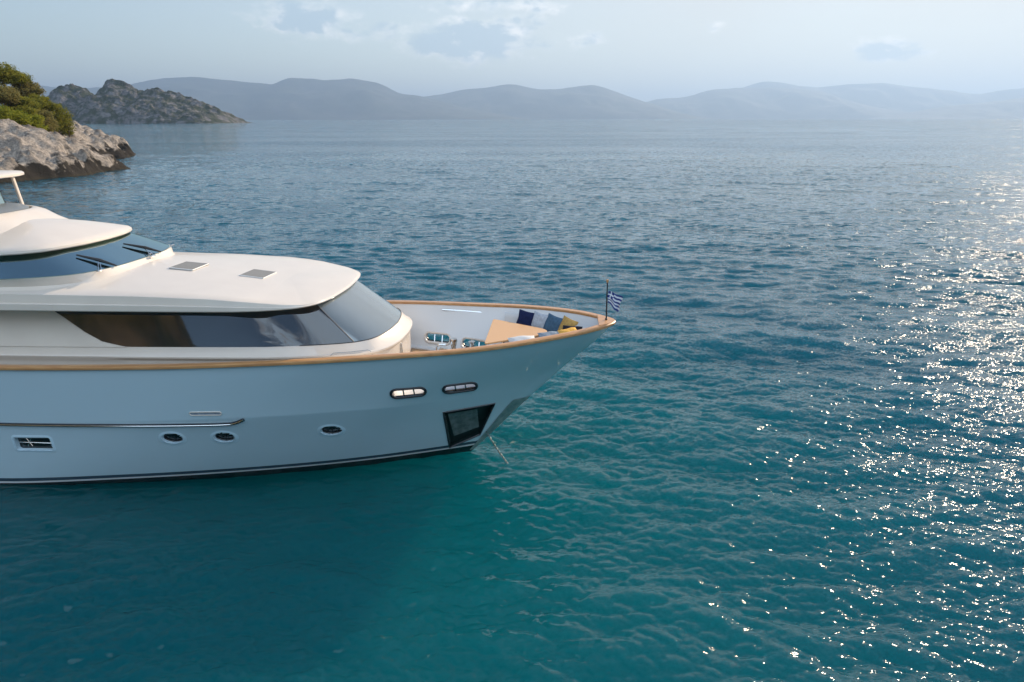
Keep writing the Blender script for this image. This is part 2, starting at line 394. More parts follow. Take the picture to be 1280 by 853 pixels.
def vm(op, a, b2=None, s=None):
    q = N(n, 'ShaderNodeVectorMath', operation=op)
    for i, v in enumerate((a, b2)):
        if v is None: continue
        if isinstance(v, tuple): q.inputs[i].default_value = v
        else: l.new(v, q.inputs[i])
    if s is not None:
        if isinstance(s, (int, float)): q.inputs['Scale'].default_value = s
        else: l.new(s, q.inputs['Scale'])
    return q.outputs['Value'] if op in ('LENGTH', 'DOT_PRODUCT') else q.outputs[0]
def mm(op, a, b2=None, c=None):
    q = N(n, 'ShaderNodeMath', operation=op)
    for i, v in enumerate((a, b2, c)):
        if v is None: continue
        if isinstance(v, (int, float)): q.inputs[i].default_value = v
        else: l.new(v, q.inputs[i])
    return q.outputs[0]
def mrange(v, a, b2, c, d):
    q = N(n, 'ShaderNodeMapRange'); q.interpolation_type = 'SMOOTHSTEP'; l.new(v, q.inputs[0])
    for i, t in enumerate((a, b2, c, d)): q.inputs[i+1].default_value = t
    return q.outputs[0]
def slopes(scale, detail, stretch, rot, amp):
    mp = N(n, 'ShaderNodeMapping'); mp.inputs['Scale'].default_value = stretch; mp.inputs['Rotation'].default_value = (0, 0, rot)
    l.new(geo.outputs['Position'], mp.inputs[0])
    nz = N(n, 'ShaderNodeTexNoise'); nz.inputs['Scale'].default_value = scale; nz.inputs['Detail'].default_value = detail; nz.inputs['Roughness'].default_value = .55
    l.new(mp.outputs[0], nz.inputs['Vector'])
    c = vm('SUBTRACT', nz.outputs['Color'], (.5, .5, .5))
    return vm('SCALE', vm('MULTIPLY', c, (1, 1, 0)), s=amp)
dist = vm('LENGTH', geo.outputs['Position'])
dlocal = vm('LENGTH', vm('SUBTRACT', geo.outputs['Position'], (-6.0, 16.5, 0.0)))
off_hull = mrange(dlocal, 3, 26, 0, 1)  # teal painted brighter round the hull, lifting the water in its shade
dmx = N(n, 'ShaderNodeMix', data_type='RGBA'); l.new(off_hull, dmx.inputs[0]); dmx.inputs[6].default_value = (.001, .094, .110, 1); dmx.inputs[7].default_value = (.002, .066, .102, 1)
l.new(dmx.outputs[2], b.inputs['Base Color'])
far = mrange(dist, 14, 70, 0, 1)
vfar = mrange(dist, 200, 900, 0, 1)
# gust bands
mpg = N(n, 'ShaderNodeMapping'); mpg.inputs['Scale'].default_value = (.25, 1, 1); l.new(geo.outputs['Position'], mpg.inputs[0])
ng = N(n, 'ShaderNodeTexNoise'); ng.inputs['Scale'].default_value = .022; ng.inputs['Detail'].default_value = 5; l.new(mpg.outputs[0], ng.inputs['Vector'])
band = mrange(ng.outputs[0], .35, .65, .55, 1.35)
sepw = N(n, 'ShaderNodeSeparateXYZ'); l.new(geo.outputs['Position'], sepw.inputs[0])
lx = mm('POWER', mm('ABSOLUTE', mm('DIVIDE', mm('ADD', sepw.outputs[0], 11), 10)), 4.0)
ly = mm('POWER', mm('ABSOLUTE', mm('DIVIDE', mm('SUBTRACT', sepw.outputs[1], 16.8), 2.6)), 4.0)
leem = mm('SUBTRACT', 1.0, mm('MULTIPLY', mm('EXPONENT', mm('MULTIPLY', mm('ADD', lx, ly), -1.0)), .7))
s1 = slopes(6.5, 2, (.7, 1, 1), .3, .30)
s2 = slopes(13, 1, (.8, 1, 1), -.4, .66)
s3 = slopes(2.0, 4, (.55, 1, 1), .15, mm('MULTIPLY', far, 1.25))
s4 = slopes(.12, 4, (.3, 1, 1), .1, mm('MULTIPLY', vfar, .75))
near = vm('SCALE', vm('ADD', s1, s2), s=mm('MULTIPLY', leem, band))
farv = vm('SCALE', vm('ADD', s3, s4), s=band)
nrm = vm('NORMALIZE', vm('ADD', geo.outputs['Normal'], vm('ADD', near, farv)))
l.new(nrm, b.inputs['Normal'])
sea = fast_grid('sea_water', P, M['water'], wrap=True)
tag(sea, 'rippled teal sea with sun glitter to the right', kind='structure')

# ------------------------------------------------------------------ haze
def box_obj(name, lo, hi, m):
    V = [(x, y, z) for x in (lo[0], hi[0]) for y in (lo[1], hi[1]) for z in (lo[2], hi[2])]
    F = [(0, 1, 3, 2), (4, 6, 7, 5), (0, 4, 5, 1), (2, 3, 7, 6), (0, 2, 6, 4), (1, 5, 7, 3)]
    return mesh_obj(name, V, F, m, smooth=False)
hm = bpy.data.materials.new('air_haze'); hm.use_nodes = True; hn = hm.node_tree.nodes; hn.clear()
ho = N(hn, 'ShaderNodeOutputMaterial'); hv = N(hn, 'ShaderNodeVolumePrincipled')
hv.inputs['Color'].default_value = (.40, .58, .86, 1); hv.inputs['Density'].default_value = 0.000072; hv.inputs['Anisotropy'].default_value = .33
hm.node_tree.links.new(hv.outputs[0], ho.inputs['Volume'])
hz = box_obj('haze', (-47000, -47000, -8), (47000, 47000, 1420), hm); tag(hz, 'pale blue haze over the far sea', kind='stuff')

# ------------------------------------------------------------------ land
def land_mat(name, rock1, rock2, green, gscale, glo, ghi, dark_z=None, rscale=1.0, bump=.6, bd=.5):
    m = mat(name, rock1, .9, spec=.2); n, l, b = nt(m)
    geo = N(n, 'ShaderNodeNewGeometry')
    def nz(scale, det, rough=.6):
        q = N(n, 'ShaderNodeTexNoise'); q.inputs['Scale'].default_value = scale; q.inputs['Detail'].default_value = det; q.inputs['Roughness'].default_value = rough
        l.new(geo.outputs['Position'], q.inputs['Vector']); return q.outputs[0]
    def rng_(v, a, b2, c=0, d=1):
        q = N(n, 'ShaderNodeMapRange'); l.new(v, q.inputs[0]); q.inputs[1].default_value = a; q.inputs[2].default_value = b2; q.inputs[3].default_value = c; q.inputs[4].default_value = d; return q.outputs[0]
    def mix(f, a, b2):
        q = N(n, 'ShaderNodeMix', data_type='RGBA'); l.new(f, q.inputs[0])
        for i, v in ((6, a), (7, b2)):
            if isinstance(v, tuple): q.inputs[i].default_value = (*v, 1)
            else: l.new(v, q.inputs[i])
        return q.outputs[2]
    col = mix(rng_(nz(rscale, 8, .7), .38, .62), rock1, rock2)
    col = mix(rng_(nz(gscale, 9, .65), glo, ghi), col, green)
    if dark_z:
        sp = N(n, 'ShaderNodeSeparateXYZ'); l.new(geo.outputs['Position'], sp.inputs[0])
        ad = N(n, 'ShaderNodeMath', operation='ADD'); l.new(sp.outputs[2], ad.inputs[0]); l.new(rng_(nz(.3, 8), .32, .68, dark_z*1.0, -dark_z*1.1), ad.inputs[1])
        col = mix(rng_(ad.outputs[0], dark_z*.75, dark_z*1.15, 1, 0), col, (.028, .024, .02))
        col = mix(rng_(sp.outputs[2], .28, .45, 1, 0), col, (.035, .030, .022))
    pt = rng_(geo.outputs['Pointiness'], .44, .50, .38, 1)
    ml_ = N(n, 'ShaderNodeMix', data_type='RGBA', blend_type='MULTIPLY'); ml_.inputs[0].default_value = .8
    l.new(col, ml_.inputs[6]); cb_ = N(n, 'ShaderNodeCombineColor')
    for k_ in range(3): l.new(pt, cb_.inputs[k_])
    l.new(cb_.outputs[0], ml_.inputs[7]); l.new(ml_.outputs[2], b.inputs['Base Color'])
    bp = N(n, 'ShaderNodeBump'); bp.inputs['Strength'].default_value = bump; bp.inputs['Distance'].default_value = bd
    l.new(nz(rscale*1.8, 8, .7), bp.inputs['Height']); l.new(bp.outputs[0], b.inputs['Normal'])
    return m
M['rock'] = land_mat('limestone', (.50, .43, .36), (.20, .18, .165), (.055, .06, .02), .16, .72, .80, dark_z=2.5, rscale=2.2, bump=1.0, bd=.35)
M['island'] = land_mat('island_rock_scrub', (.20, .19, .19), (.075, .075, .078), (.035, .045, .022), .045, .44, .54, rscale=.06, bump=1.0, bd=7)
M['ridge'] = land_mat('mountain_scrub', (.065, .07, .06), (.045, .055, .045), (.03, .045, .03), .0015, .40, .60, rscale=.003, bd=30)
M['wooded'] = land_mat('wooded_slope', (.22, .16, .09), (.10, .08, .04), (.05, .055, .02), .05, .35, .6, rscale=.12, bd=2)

# shoreline of the headland, seen from above; land lies on the -X side
SH = [(-215, -420), (-140, -300), (-80, -205), (-52, -135), (-75, -75), (-112, -20), (-128, 40), (-108, 95), (-86, 117), (-82.5, 128), (-80.5, 142), (-83, 150), (-86, 156), (-96, 168), (-104, 184),
      (-105, 196), (-112, 212), (-119, 224), (-122, 231), (-128, 238), (-150, 250), (-190, 262), (-300, 275), (-420, 270)]
def inland(X, Y):
    poly = SH+[(-420, -420)]
    px = np.array([p[0] for p in poly]); py = np.array([p[1] for p in poly])
    d = np.full(X.shape, 1e9); ins = np.zeros(X.shape, bool)
    for i in range(len(poly)):
        x0, y0, x1, y1 = px[i-1], py[i-1], px[i], py[i]
        if i < len(SH) and i > 0:
            t = np.clip(((X-x0)*(x1-x0)+(Y-y0)*(y1-y0))/((x1-x0)**2+(y1-y0)**2), 0, 1)
            d = np.minimum(d, np.hypot(X-x0-t*(x1-x0), Y-y0-t*(y1-y0)))
        c = (y0 > Y) != (y1 > Y)
        with np.errstate(divide='ignore', invalid='ignore'):
            ins ^= c & (X < (x1-x0)*(Y-y0)/(y1-y0+1e-12)+x0)
    return np.where(ins, d, -d)
def head_h(X, Y, fine=True):
    wob = (fbm(X/9+3, Y/9+1, 4)-.5)*9+(fbm(X/3+3, Y/3+1, 3)-.5)*2.4
    d = inland(X, Y)+wob*.7-.3
    base = 12.5*(1-np.exp(-np.maximum(d, 0)/19))+.085*np.maximum(d-20, 0)
    base = np.where(d < 0, d*.5, base+.55*np.clip(d/1.2, 0, 1))
    if fine:
        act = np.clip((d+2)/2.5, 0, 1)
        c1, v1 = voro(X/6.2+.3*Y/9, Y/5.0); c2, v2 = voro(X/2.3, Y/2.0); c3, v3 = voro(X/1.05+9, Y/.95)
        rock = 2.1*(v1*.8+.5)*np.sqrt(np.clip(1-c1**2*1.1, 0, 1))+.85*(v2*.9+.3)*np.sqrt(np.clip(1-c2**2, 0, 1))+.34*v3*np.sqrt(np.clip(1-c3**2, 0, 1))
        crack = -1.3*np.clip(.10-np.abs(fbm(X/7, Y/7, 4)-.5), 0, 1)/.10
        c4, v4 = voro(X/3.6+5, Y/3.0+2)
        base = base+act*(rock-1.6+crack*.8+.9*(fbm(X/2.1, Y/2.1, 4, .6, True)-.6)+1.2*v4*np.clip(1-c4*1.3, 0, 1)**.6+(fbm(X/1.1, Y/1.1, 3)-.5)*.7)
    return base
gx = np.arange(-235, -72, .45); gy = np.arange(88, 258, .45)
GX, GY = np.meshgrid(gx, gy, indexing='ij')
HH = head_h(GX, GY)
HH = np.maximum(HH, -3)
hl = fast_grid('headland', np.stack([GX, GY, HH], -1), M['rock']); tag(hl, 'pale limestone headland with a dark waterline', kind='structure')
# wooded slope of the same shore, beside and behind the camera (the yacht's windows mirror it)
gx = np.arange(-420, -60, 3.0); gy = np.arange(-420, 94, 3.0); GX, GY = np.meshgrid(gx, gy, indexing='ij')
dd = inland(GX, GY)+(fbm(GX/30, GY/30, 3)-.5)*16
h2 = np.where(dd < 0, dd*.5, 1.6*np.minimum(dd, 75)+(fbm(GX/14, GY/14, 5)-.4)*12*np.clip(dd/12, 0, 1)+(fbm(GX/4, GY/4, 2)-.5)*5*np.clip((dd-8)/10, 0, 1))
k_ = np.clip((30-GY)/100, 0, 1); k_ = k_*k_*(3-2*k_)
h2 = h2*k_+(head_h(GX, GY, False)-.3)*(1-k_)
hs = fast_grid('hillside', np.stack([GX, GY, np.maximum(h2, -3)], -1), M['wooded']); tag(hs, 'dark wooded hillside of the cove', kind='structure')

def pw(px, py, D):
    """world point at view depth D on the ray of pixel (px, py) of the 1280 px photo: used once to survey the far land"""
    th = R(17.8); v = (py-426.5)/865; x = (px-640)/865
    return D*x, D*(math.cos(th)-v*math.sin(th)), 10+D*(-math.sin(th)-v*math.cos(th))
def range_mesh(name, prof, D, depth, mt, res, rough, seed, base=-4, rx=1.0, front=.35):
    pts = [pw(a, b2, D) for a, b2 in prof]
    xs = np.array([p[0] for p in pts]); zs = np.array([p[2] for p in pts]); Y0 = pts[len(pts)//2][1]
    f = cub(xs, zs)
    gx = np.arange(xs[0], xs[-1], res); gy = np.linspace(-depth*front, depth*(1-front), max(24, int(depth/res/1.2)))
    GX, GY = np.meshgrid(gx, gy, indexing='ij')
    H = f(GX)
    q = np.where(GY < 0, 1+GY/(depth*front), 1-GY/(depth*(1-front)))        # 0 at the feet, 1 on the crest
    s = rough*4
    warp = (fbm(GX/s/1.6+seed, GY/s/1.6, 4)-.5)*.55*np.clip(4*q*(1-q), 0, 1)
    prof_ = np.clip(q+warp, 0, 1)
    h = np.maximum(H, 0)*prof_**.85+(fbm(GX/s+seed, GY/s+2, 6, .55, True)-.62)*rough*np.clip(q*4, 0, 1)*np.clip(H/rough, 0, 1)*np.clip(1.25-q, .25, 1)
    if res < 5:
        c1, v1 = voro(GX/26, GY/22); c2, v2 = voro(GX/9, GY/8)
        cr = np.clip(q*5, 0, 1)*np.clip(H/30, 0, 1)
        h = h+cr*(11*v1*np.sqrt(np.clip(1-c1**2, 0, 1))+4.5*v2*np.sqrt(np.clip(1-c2**2, 0, 1))-7+(fbm(GX/6, GY/6, 3)-.5)*5)
    h = np.where(q < .02, base, h)
    o = fast_grid(name, np.stack([GX, GY+Y0, h], -1), mt); return o
isl = range_mesh('rocky_island', [(20, 156), (45, 132), (62, 119), (75, 108.5), (83, 104), (92, 105), (100, 108.5), (106, 109), (113, 116), (121, 117), (128, 109), (135, 101.5), (141, 99), (147, 99.5), (155, 102.5), (162, 106), (172, 111), (181, 114.5), (186, 111), (192, 110), (205, 112), (215, 114), (228, 118.5), (240, 123), (255, 129.5), (270, 136.5), (277, 143.5), (285, 149), (292, 155)],
    1900, 320, M['island'], 2.6, 30, 4.4, front=.55)
tag(isl, 'grey rocky island with two peaks and sparse scrub', kind='structure')
def mtn(prof, D, depth, seed, label, rough=170, res=80):
    o = range_mesh('mountain_range', prof, D, depth, M['ridge'], res, rough, seed, front=.5); tag(o, label, kind='structure')
mtn([(-260, 150), (-150, 118), (-60, 108), (20, 110), (52, 106), (66, 107), (110, 109), (150, 108), (170, 104), (205, 98), (242, 96), (270, 98.5), (303, 102), (325, 104), (341, 105.5), (352, 101), (365, 97.5), (390, 99), (410, 100), (428, 99), (439, 98), (455, 100), (468, 102), (482, 107), (502, 116.5), (520, 119), (560, 128), (610, 140), (660, 149.5)],
    15500, 4600, 1.0, 'blue mountain range on the left horizon')
mtn([(400, 149.5), (450, 138), (500, 125), (533, 120), (560, 116), (583, 112), (610, 109), (640, 106), (665, 110), (690, 112), (715, 109), (740, 107), (755, 110), (770, 115), (790, 122), (810, 128), (840, 137), (880, 149.5)],
    18000, 4600, 2.0, 'pale blue range in the middle of the horizon')
mtn([(730, 149.5), (760, 143), (790, 134), (808, 128), (825, 124.5), (845, 123), (865, 120), (880, 115.5), (895, 112.5), (940, 110.5), (990, 111.5), (1012, 113.5), (1030, 116), (1065, 127), (1105, 136), (1145, 143), (1190, 149.5)],
    21500, 4600, 3.0, 'rounded hazy range right of the middle')
mtn([(860, 149.5), (890, 125), (925, 111), (945, 104), (960, 101.5), (975, 103), (990, 106), (1020, 109), (1045, 107), (1065, 105), (1100, 104), (1140, 108.5), (1190, 114), (1225, 118), (1260, 112), (1300, 110), (1380, 120), (1450, 149.5)],
    24500, 4600, 5.0, 'palest far range behind the others', 160, 90)
mtn([(1100, 149.5), (1140, 142), (1180, 135), (1230, 129.5), (1280, 123), (1340, 117), (1420, 125), (1500, 149.5)],
    19000, 4200, 6.0, 'greyer headland range at the right edge of the horizon')

# ------------------------------------------------------------------ pines and shrubs on the headland
def leaf_mat(name, a, b2):
    m = mat(name, a, .8, spec=.15); add_noise_color(m, a, b2, .9, 3, .38, .62); n, l, b = nt(m)
    tr = N(n, 'ShaderNodeBsdfTranslucent'); mx = N(n, 'ShaderNodeMixShader'); mx.inputs[0].default_value = .42
    l.new(b.inputs['Base Color'].links[0].from_socket, tr.inputs[0]); l.new(b.outputs[0], mx.inputs[1]); l.new(tr.outputs[0], mx.inputs[2])
    l.new(mx.outputs[0], n['Material Output'].inputs[0]); return m
M['pine'] = leaf_mat('pine_needles', (.27, .25, .035), (.11, .125, .02)); M['pine2'] = leaf_mat('grey_green_needles', (.28, .24, .085), (.14, .13, .045))
M['shrub'] = leaf_mat('bright_shrub_leaves', (.28, .28, .03), (.14, .17, .02)); M['bark'] = mat('pine_bark', (.12, .08, .055), .9)
def hground(x, y): return float(head_h(np.array([[x]]), np.array([[y]]), False)[0, 0])
def crown_mesh(blobs, n, size, seed, name, mt, parent):
    r = random.Random(seed); V = []; F = []
    tot = sum(b_[3]*b_[4]*b_[5] for b_ in blobs)
    for (cx, cy, cz, rx, ry, rz) in blobs:
        # a blob is made of tufts; each tuft of needle cards
        for t in range(max(6, int(n*rx*ry*rz/tot/14))):
            while True:
                p = Vector((r.uniform(-1, 1), r.uniform(-1, 1), r.uniform(-1, 1)))
                if .25 < p.length < 1: break
            p = p.normalized()*(p.length**.4); p = Vector((cx+p.x*rx, cy+p.y*ry, cz+p.z*rz*(.9 if p.z > 0 else .6)))
            for k in range(14):
                q = p+Vector((r.gauss(0, 1), r.gauss(0, 1), r.gauss(0, .6)))*size*.9
                u = Vector((r.gauss(0, 1), r.gauss(0, 1), r.gauss(0, .8))).normalized(); v = u.cross(Vector((r.gauss(0, 1), r.gauss(0, 1), r.gauss(0, 1)))).normalized()
                s = size*r.uniform(.35, .8); i = len(V)
                V += [q-u*s, q+v*s*.35, q+u*s, q-v*s*.35]; F.append((i, i+1, i+2, i+3))
    return mesh_obj(name, V, F, mt, parent, smooth=False)
def plant(kind, px, py_base, D, rad, top, mt, label, seed, lobes=7, size=.42, n=9000, cat='tree', flat=.75):
    x, y, _ = pw(px, py_base, D); g = hground(x, y)-.3
    root = empty(kind, (x, y, g)); tag(root, label, cat, 'pines on the headland' if kind == 'pine_tree' else 'shrubs on the headland')
    r = random.Random(seed); _, _, zt = pw(px, top, D); h = max(zt-g, 1.5)
    blobs = []
    for k in range(lobes):
        a = r.uniform(0, 6.28); rr_ = rad*math.sqrt(r.random())*.62; br = rad*r.uniform(.38, .6)
        zc = h-br*.7-(rr_/rad)**2*h*.22-r.uniform(0, .12)*h
        blobs.append((rr_*math.cos(a), rr_*math.sin(a), zc, br, br, br*flat))
    blobs.append((0, 0, h-rad*.45*flat, rad*.6, rad*.6, rad*.45*flat))
    if kind != 'pine_tree':
        blobs = [(b_[0], b_[1], min(b_[2], h*.55), b_[3], b_[4], h*.5) for b_ in blobs]
    crown_mesh(blobs, n, size, seed, 'crown' if kind == 'pine_tree' else 'foliage', mt, root)
    tb = MB(); zc = h*.75
    tb.tube([(0, 0, -.6), (r.uniform(-.2, .2), .1, zc*.4), (r.uniform(-.4, .4), r.uniform(-.3, .3), zc)], [.05*h**.8, .04*h**.8, .018*h**.8], 7)
    for (bx, by, bz, *_r) in blobs[:5 if kind == 'pine_tree' else 2]:
        tb.tube([(0, 0, min(zc*.55, bz*.6)), (bx*.5, by*.5, bz*.75), (bx, by, bz)], [.022*h**.8, .015*h**.8, .006*h**.8], 5)
    tb.build('trunk' if kind == 'pine_tree' else 'stems', M['bark'], root)
plant('pine_tree', 9, 120, 168, 5.2, 79, M['pine'], 'tall dark pine topmost at the left edge of the headland', 1, 8, flat=.6)
plant('pine_tree', -22, 120, 165, 5.5, 74, M['pine'], 'tall pine just past the left edge behind the topmost pine', 12, 8)
plant('pine_tree', 38, 130, 172, 4.2, 101, M['pine2'], 'brownish green pine to the right of the tallest pine', 2, 7, flat=.6)
plant('pine_tree', 7, 140, 150, 4.3, 105, M['pine2'], 'rounded grey green pine below the tallest pine', 3, 7)
plant('pine_tree', -25, 145, 146, 4.5, 100, M['pine'], 'broad pine left of the rounded grey green pine', 13, 7)
plant('pine_tree', 50, 140, 168, 3.6, 118, M['pine'], 'low spreading pine on the crest above the pale boulders', 4, 7, flat=.7)
plant('pine_tree', 30, 145, 156, 4.0, 120, M['pine'], 'olive pine in the middle of the wooded slope', 5, 7)
plant('shrub', 70, 143, 170, 2.8, 128, M['pine'], 'dark green shrub at the seaward end of the pines', 6, 6, cat='shrub', n=4000)
plant('shrub', 82, 146, 172, 1.8, 137, M['pine'], 'smallest dark shrub lowest on the crest toward the sea', 7, 5, cat='shrub', n=2500)
plant('shrub', 16, 158, 141, 3.4, 139, M['shrub'], 'bright green shrub low on the left above the rocks', 8, 7, cat='shrub', n=6000)
plant('shrub', 42, 160, 146, 2.6, 144, M['shrub'], 'bright green shrub beside the round pale boulder', 9, 6, cat='shrub', n=4500)
plant('shrub', 58, 150, 156, 2.6, 137, M['pine2'], 'dull olive shrub between the pines and the bare boulders', 10, 6, cat='shrub', n=4000)
plant('shrub', -6, 152, 138, 3.2, 132, M['shrub'], 'green shrub cut by the left edge of the view', 11, 6, cat='shrub', n=5000)
plant('shrub', 30, 152, 150, 3.2, 132, M['pine'], 'dense olive shrub under the middle pine', 14, 6, cat='shrub', n=5000)

for k, (qx, qb, qD, qr, qt) in enumerate([(-70, 150, 150, 4.5, 96), (-120, 155, 160, 5.0, 92), (-60, 130, 185, 4.8, 100), (-170, 150, 150, 4.6, 90), (-150, 130, 190, 5.2, 95), (-230, 150, 165, 5.0, 88)]):
    plant('pine_tree', qx, qb, qD, qr, qt, M['pine'] if k % 2 else M['pine2'], 'pine farther along the headland, beyond the left edge of the view', 30+k, 6, n=5000)

# ------------------------------------------------------------------ yacht (local x forward from the stem head, y to port, z up)
YT = (2.987, 19.37, 0.0); PSI = -math.atan(.075)
yacht = empty('yacht', YT, PSI)
tag(yacht, 'large white motor yacht with pale blue hull and teak rail at anchor', 'yacht')
def to_world(p):
    c, s = math.cos(PSI), math.sin(PSI); return Vector((YT[0]+c*p[0]-s*p[1], YT[1]+s*p[0]+c*p[1], p[2]))
DECK = 2.74
# openings in the topsides: (x, z, half length, half height) rounded slots
SLOTS = {-1: [(-5.68, 2.87, .42, .125), (-4.33, 2.84, .42, .125)], 1: [(-5.62, 3.07, .42, .125), (-4.33, 3.03, .42, .125)]}
PORTS = [(-12.15, 1.65, .165), (-10.76, 1.64, .165), (-7.92, 1.68, .165)]
RECTP = (-16.02, 1.47, .50, .20)
PCK = [(-4.89, 1.93), (-3.46, 1.97), (-3.98, .72), (-4.90, .36)]
def in_slot(x, z, s, g=0.0):
    hx = s[2]-s[3]; dx = np.maximum(np.abs(x-s[0])-hx, 0); return np.hypot(dx, z-s[1]) < s[3]+g
def in_poly(x, z, poly):
    ins = np.zeros(np.shape(x), bool)
    for i in range(len(poly)):
        x0, z0 = poly[i-1]; x1, z1 = poly[i]
        c = (z0 > z) != (z1 > z); ins ^= c & (x < (x1-x0)*(z-z0)/(z1-z0+1e-12)+x0)
    return ins
def hull_shell(side, off=0.0, zlo=-1.3, t=None, nlo=44, nup=46, slots=True, others=True, zmin=None, hoff=0.0):
    if t is None: t = np.concatenate([np.linspace(0, 1, 40)**1.8*.6, np.arange(.64, 20, .045), np.arange(20, 27, .4)])
    T_ = t[:, None]
    if zmin is None:
        v1 = np.concatenate([np.linspace(zlo, 0, 7)[:-1], np.linspace(0, 1, nlo)])
        Zl = np.where(v1[None] <= 0, v1[None], v1[None]*ZK(T_))
        Zu = ZK(T_)+(HG(T_)-hoff-ZK(T_))*np.linspace(0, 1, nup)[None, 1:]
        Z_ = np.concatenate([Zl, Zu], 1)
    else:
        Z_ = zmin+(HG(T_)-hoff-zmin)*np.linspace(0, 1, nup)[None]
    Tm = np.broadcast_to(T_, Z_.shape)
    X_ = XS(Z_)-Tm; Y_ = hull_pt(Tm, Z_)
    X_ = np.maximum(X_, -25.6)
    if off:
        # inner face: offset square to the plan curve, never across the centreline
        dy = hull_pt(Tm+.02, Z_)-hull_pt(np.maximum(Tm-.02, 0), Z_); dx = -(.04+np.zeros_like(dy)); L = np.hypot(dx, dy)
        X_ = X_-off*dy/L; Y_ = Y_-off*(.04)/L
    Y_ = np.maximum(Y_, 0.0)
    P = np.stack([X_, Y_*side, Z_], -1)
    nr, nc = Z_.shape
    cx = (X_[:-1, :-1]+X_[1:, 1:])/2; cz = (Z_[:-1, :-1]+Z_[1:, 1:])/2
    kill = np.zeros(cx.shape, bool)
    if slots:
        for s in SLOTS[side]: kill |= in_slot(cx, cz, s)
    if others:
        for s in PORTS: kill |= np.hypot((cx-s[0])/1.65, cz-s[1]) < s[2]
        kill |= (np.abs(cx-RECTP[0]) < RECTP[2]) & (np.abs(cz-RECTP[1]) < RECTP[3])
        kill |= in_poly(cx, cz, PCK)
    if off: kill |= (Y_[:-1, :-1]+Y_[1:, 1:]) < .02
    F = []
    for i, j in zip(*np.nonzero(~kill)):
        q = (i*nc+j, (i+1)*nc+j, (i+1)*nc+j+1, i*nc+j+1)
        F.append(q if (side < 0) != bool(off) else q[::-1])
    return P.reshape(-1, 3), F
mb = MB()
for s in (-1, 1): mb.add(*hull_shell(s))
tr = [(-27+XS(z), y, z) for z in (-1.3,) for y in (0,)]
zz = np.linspace(-1.3, float(HG(27.)), 24); tf = [(-25.6, float(hull_pt(27., z)), z) for z in zz]
mb.grid(np.array([[(x, -y, z), (x, y, z)] for x, y, z in tf]))
hull = mb.build('hull', M['hull'], yacht, angle=50)
sb = MB()
TB = np.concatenate([np.linspace(0, 1, 26)**1.6*.9, np.arange(.95, 20, .045)])
for s in (-1, 1): sb.add(*hull_shell(s, off=.13, t=TB, zmin=DECK-.25, nup=44, others=False, hoff=.02))
bulw = sb.build('bulwark', M['white_shell'], yacht, angle=60)
# teak cap rail following the sheer all round the bow
def rail_pts(off, dz, ts):
    o = []
    for t in ts:
        t = max(t, 0); y = float(GB(t)); x = float(XS(HG(t)))-t
        dy = float(GB(t+.02)-GB(max(t-.02, 0))); L = math.hypot(.04, dy)
        o.append((x-off*dy/L, y-off*.04/L, float(HG(t))+dz))
    return o
ts = np.concatenate([np.linspace(0, 1, 30)**1.7*1.2, np.arange(1.35, 25.5, .25)])
sect = [(-.05, -.055), (-.06, -.03), (-.055, .015), (-.03, .035), (.10, .04), (.155, .035), (.175, .012), (.17, -.035), (.13, -.05)]
P = np.array([rail_pts(o, z, ts) for o, z in sect])       # section x station x 3, port side
P[:, 0, 1] = 0
# widen the cap at the stem into a small foredeck plate
for k, (o, z) in enumerate(sect):
    for i, t in enumerate(ts):
        if o > .05: P[k, i, 0] = min(P[k, i, 0], -.42 if t < .55 else P[k, i, 0])
        P[k, i, 1] = max(P[k, i, 1], 0)
S = P.copy(); S[:, :, 1] *= -1
loop = np.concatenate([S[:, ::-1], P[:, 1:]], 1)
cb = MB(); cb.grid(loop.transpose(1, 0, 2), close_v=True)
cb.build('cap_rail', M['teak'], yacht, angle=40)
cp = MB(); cp.prism([(-.02-.05*k, 0) for k in ()] or [(.02, .0), (-.02, .14), (-.12, .28), (-.28, .44), (-.48, .60), (-.48, -.60), (-.28, -.44), (-.12, -.28), (-.02, -.14)], 4.36, 4.424, .008)
cp.build('stem_cap', M['teak'], yacht, angle=12)

# deck sheet inside the bulwark, raised lounge step forward
def inner_y(x, z, off=.15):
    t = max(float(XS(z))-x, 0); return max(float(hull_pt(t, z))-off*1.0, .02)
xs_ = np.concatenate([np.arange(-2.3, -8, -.15), np.arange(-8, -26, -1)])
dk = MB(); dk.grid(np.array([[(x, -inner_y(x, DECK, .06), DECK), (x, 0, DECK+.015), (x, inner_y(x, DECK, .06), DECK)] for x in xs_]))
dk.build('deck', M['deck'], yacht)
for s in (-1, 1):
    ww = MB(); ww.grid(np.array([[(x, s*inner_y(x, DECK+.03, .04), DECK+.04), (x, s*max(inner_y(x, DECK, .40), .01), DECK+.035), (x, s*max(inner_y(x, DECK, .40), .01), DECK)] for x in xs_ if x > -8.2]))
    ww.build('waterway', M['white_shell'], yacht)
LZ = 3.14
xs_ = np.arange(-1.62, -3.75, -.12)
dk = MB(); G_ = np.array([[(x, -inner_y(x, LZ, .1), LZ), (x, 0, LZ+.01), (x, inner_y(x, LZ, .1), LZ)] for x in xs_]); dk.grid(G_)
xe = float(xs_[-1]); dk.grid(np.array([[(xe, -inner_y(xe, z, .14), z), (xe, 0, z), (xe, inner_y(xe, z, .14), z)] for z in (LZ, DECK-.02)]))
dk.build('lounge_floor', M['deck'], yacht)

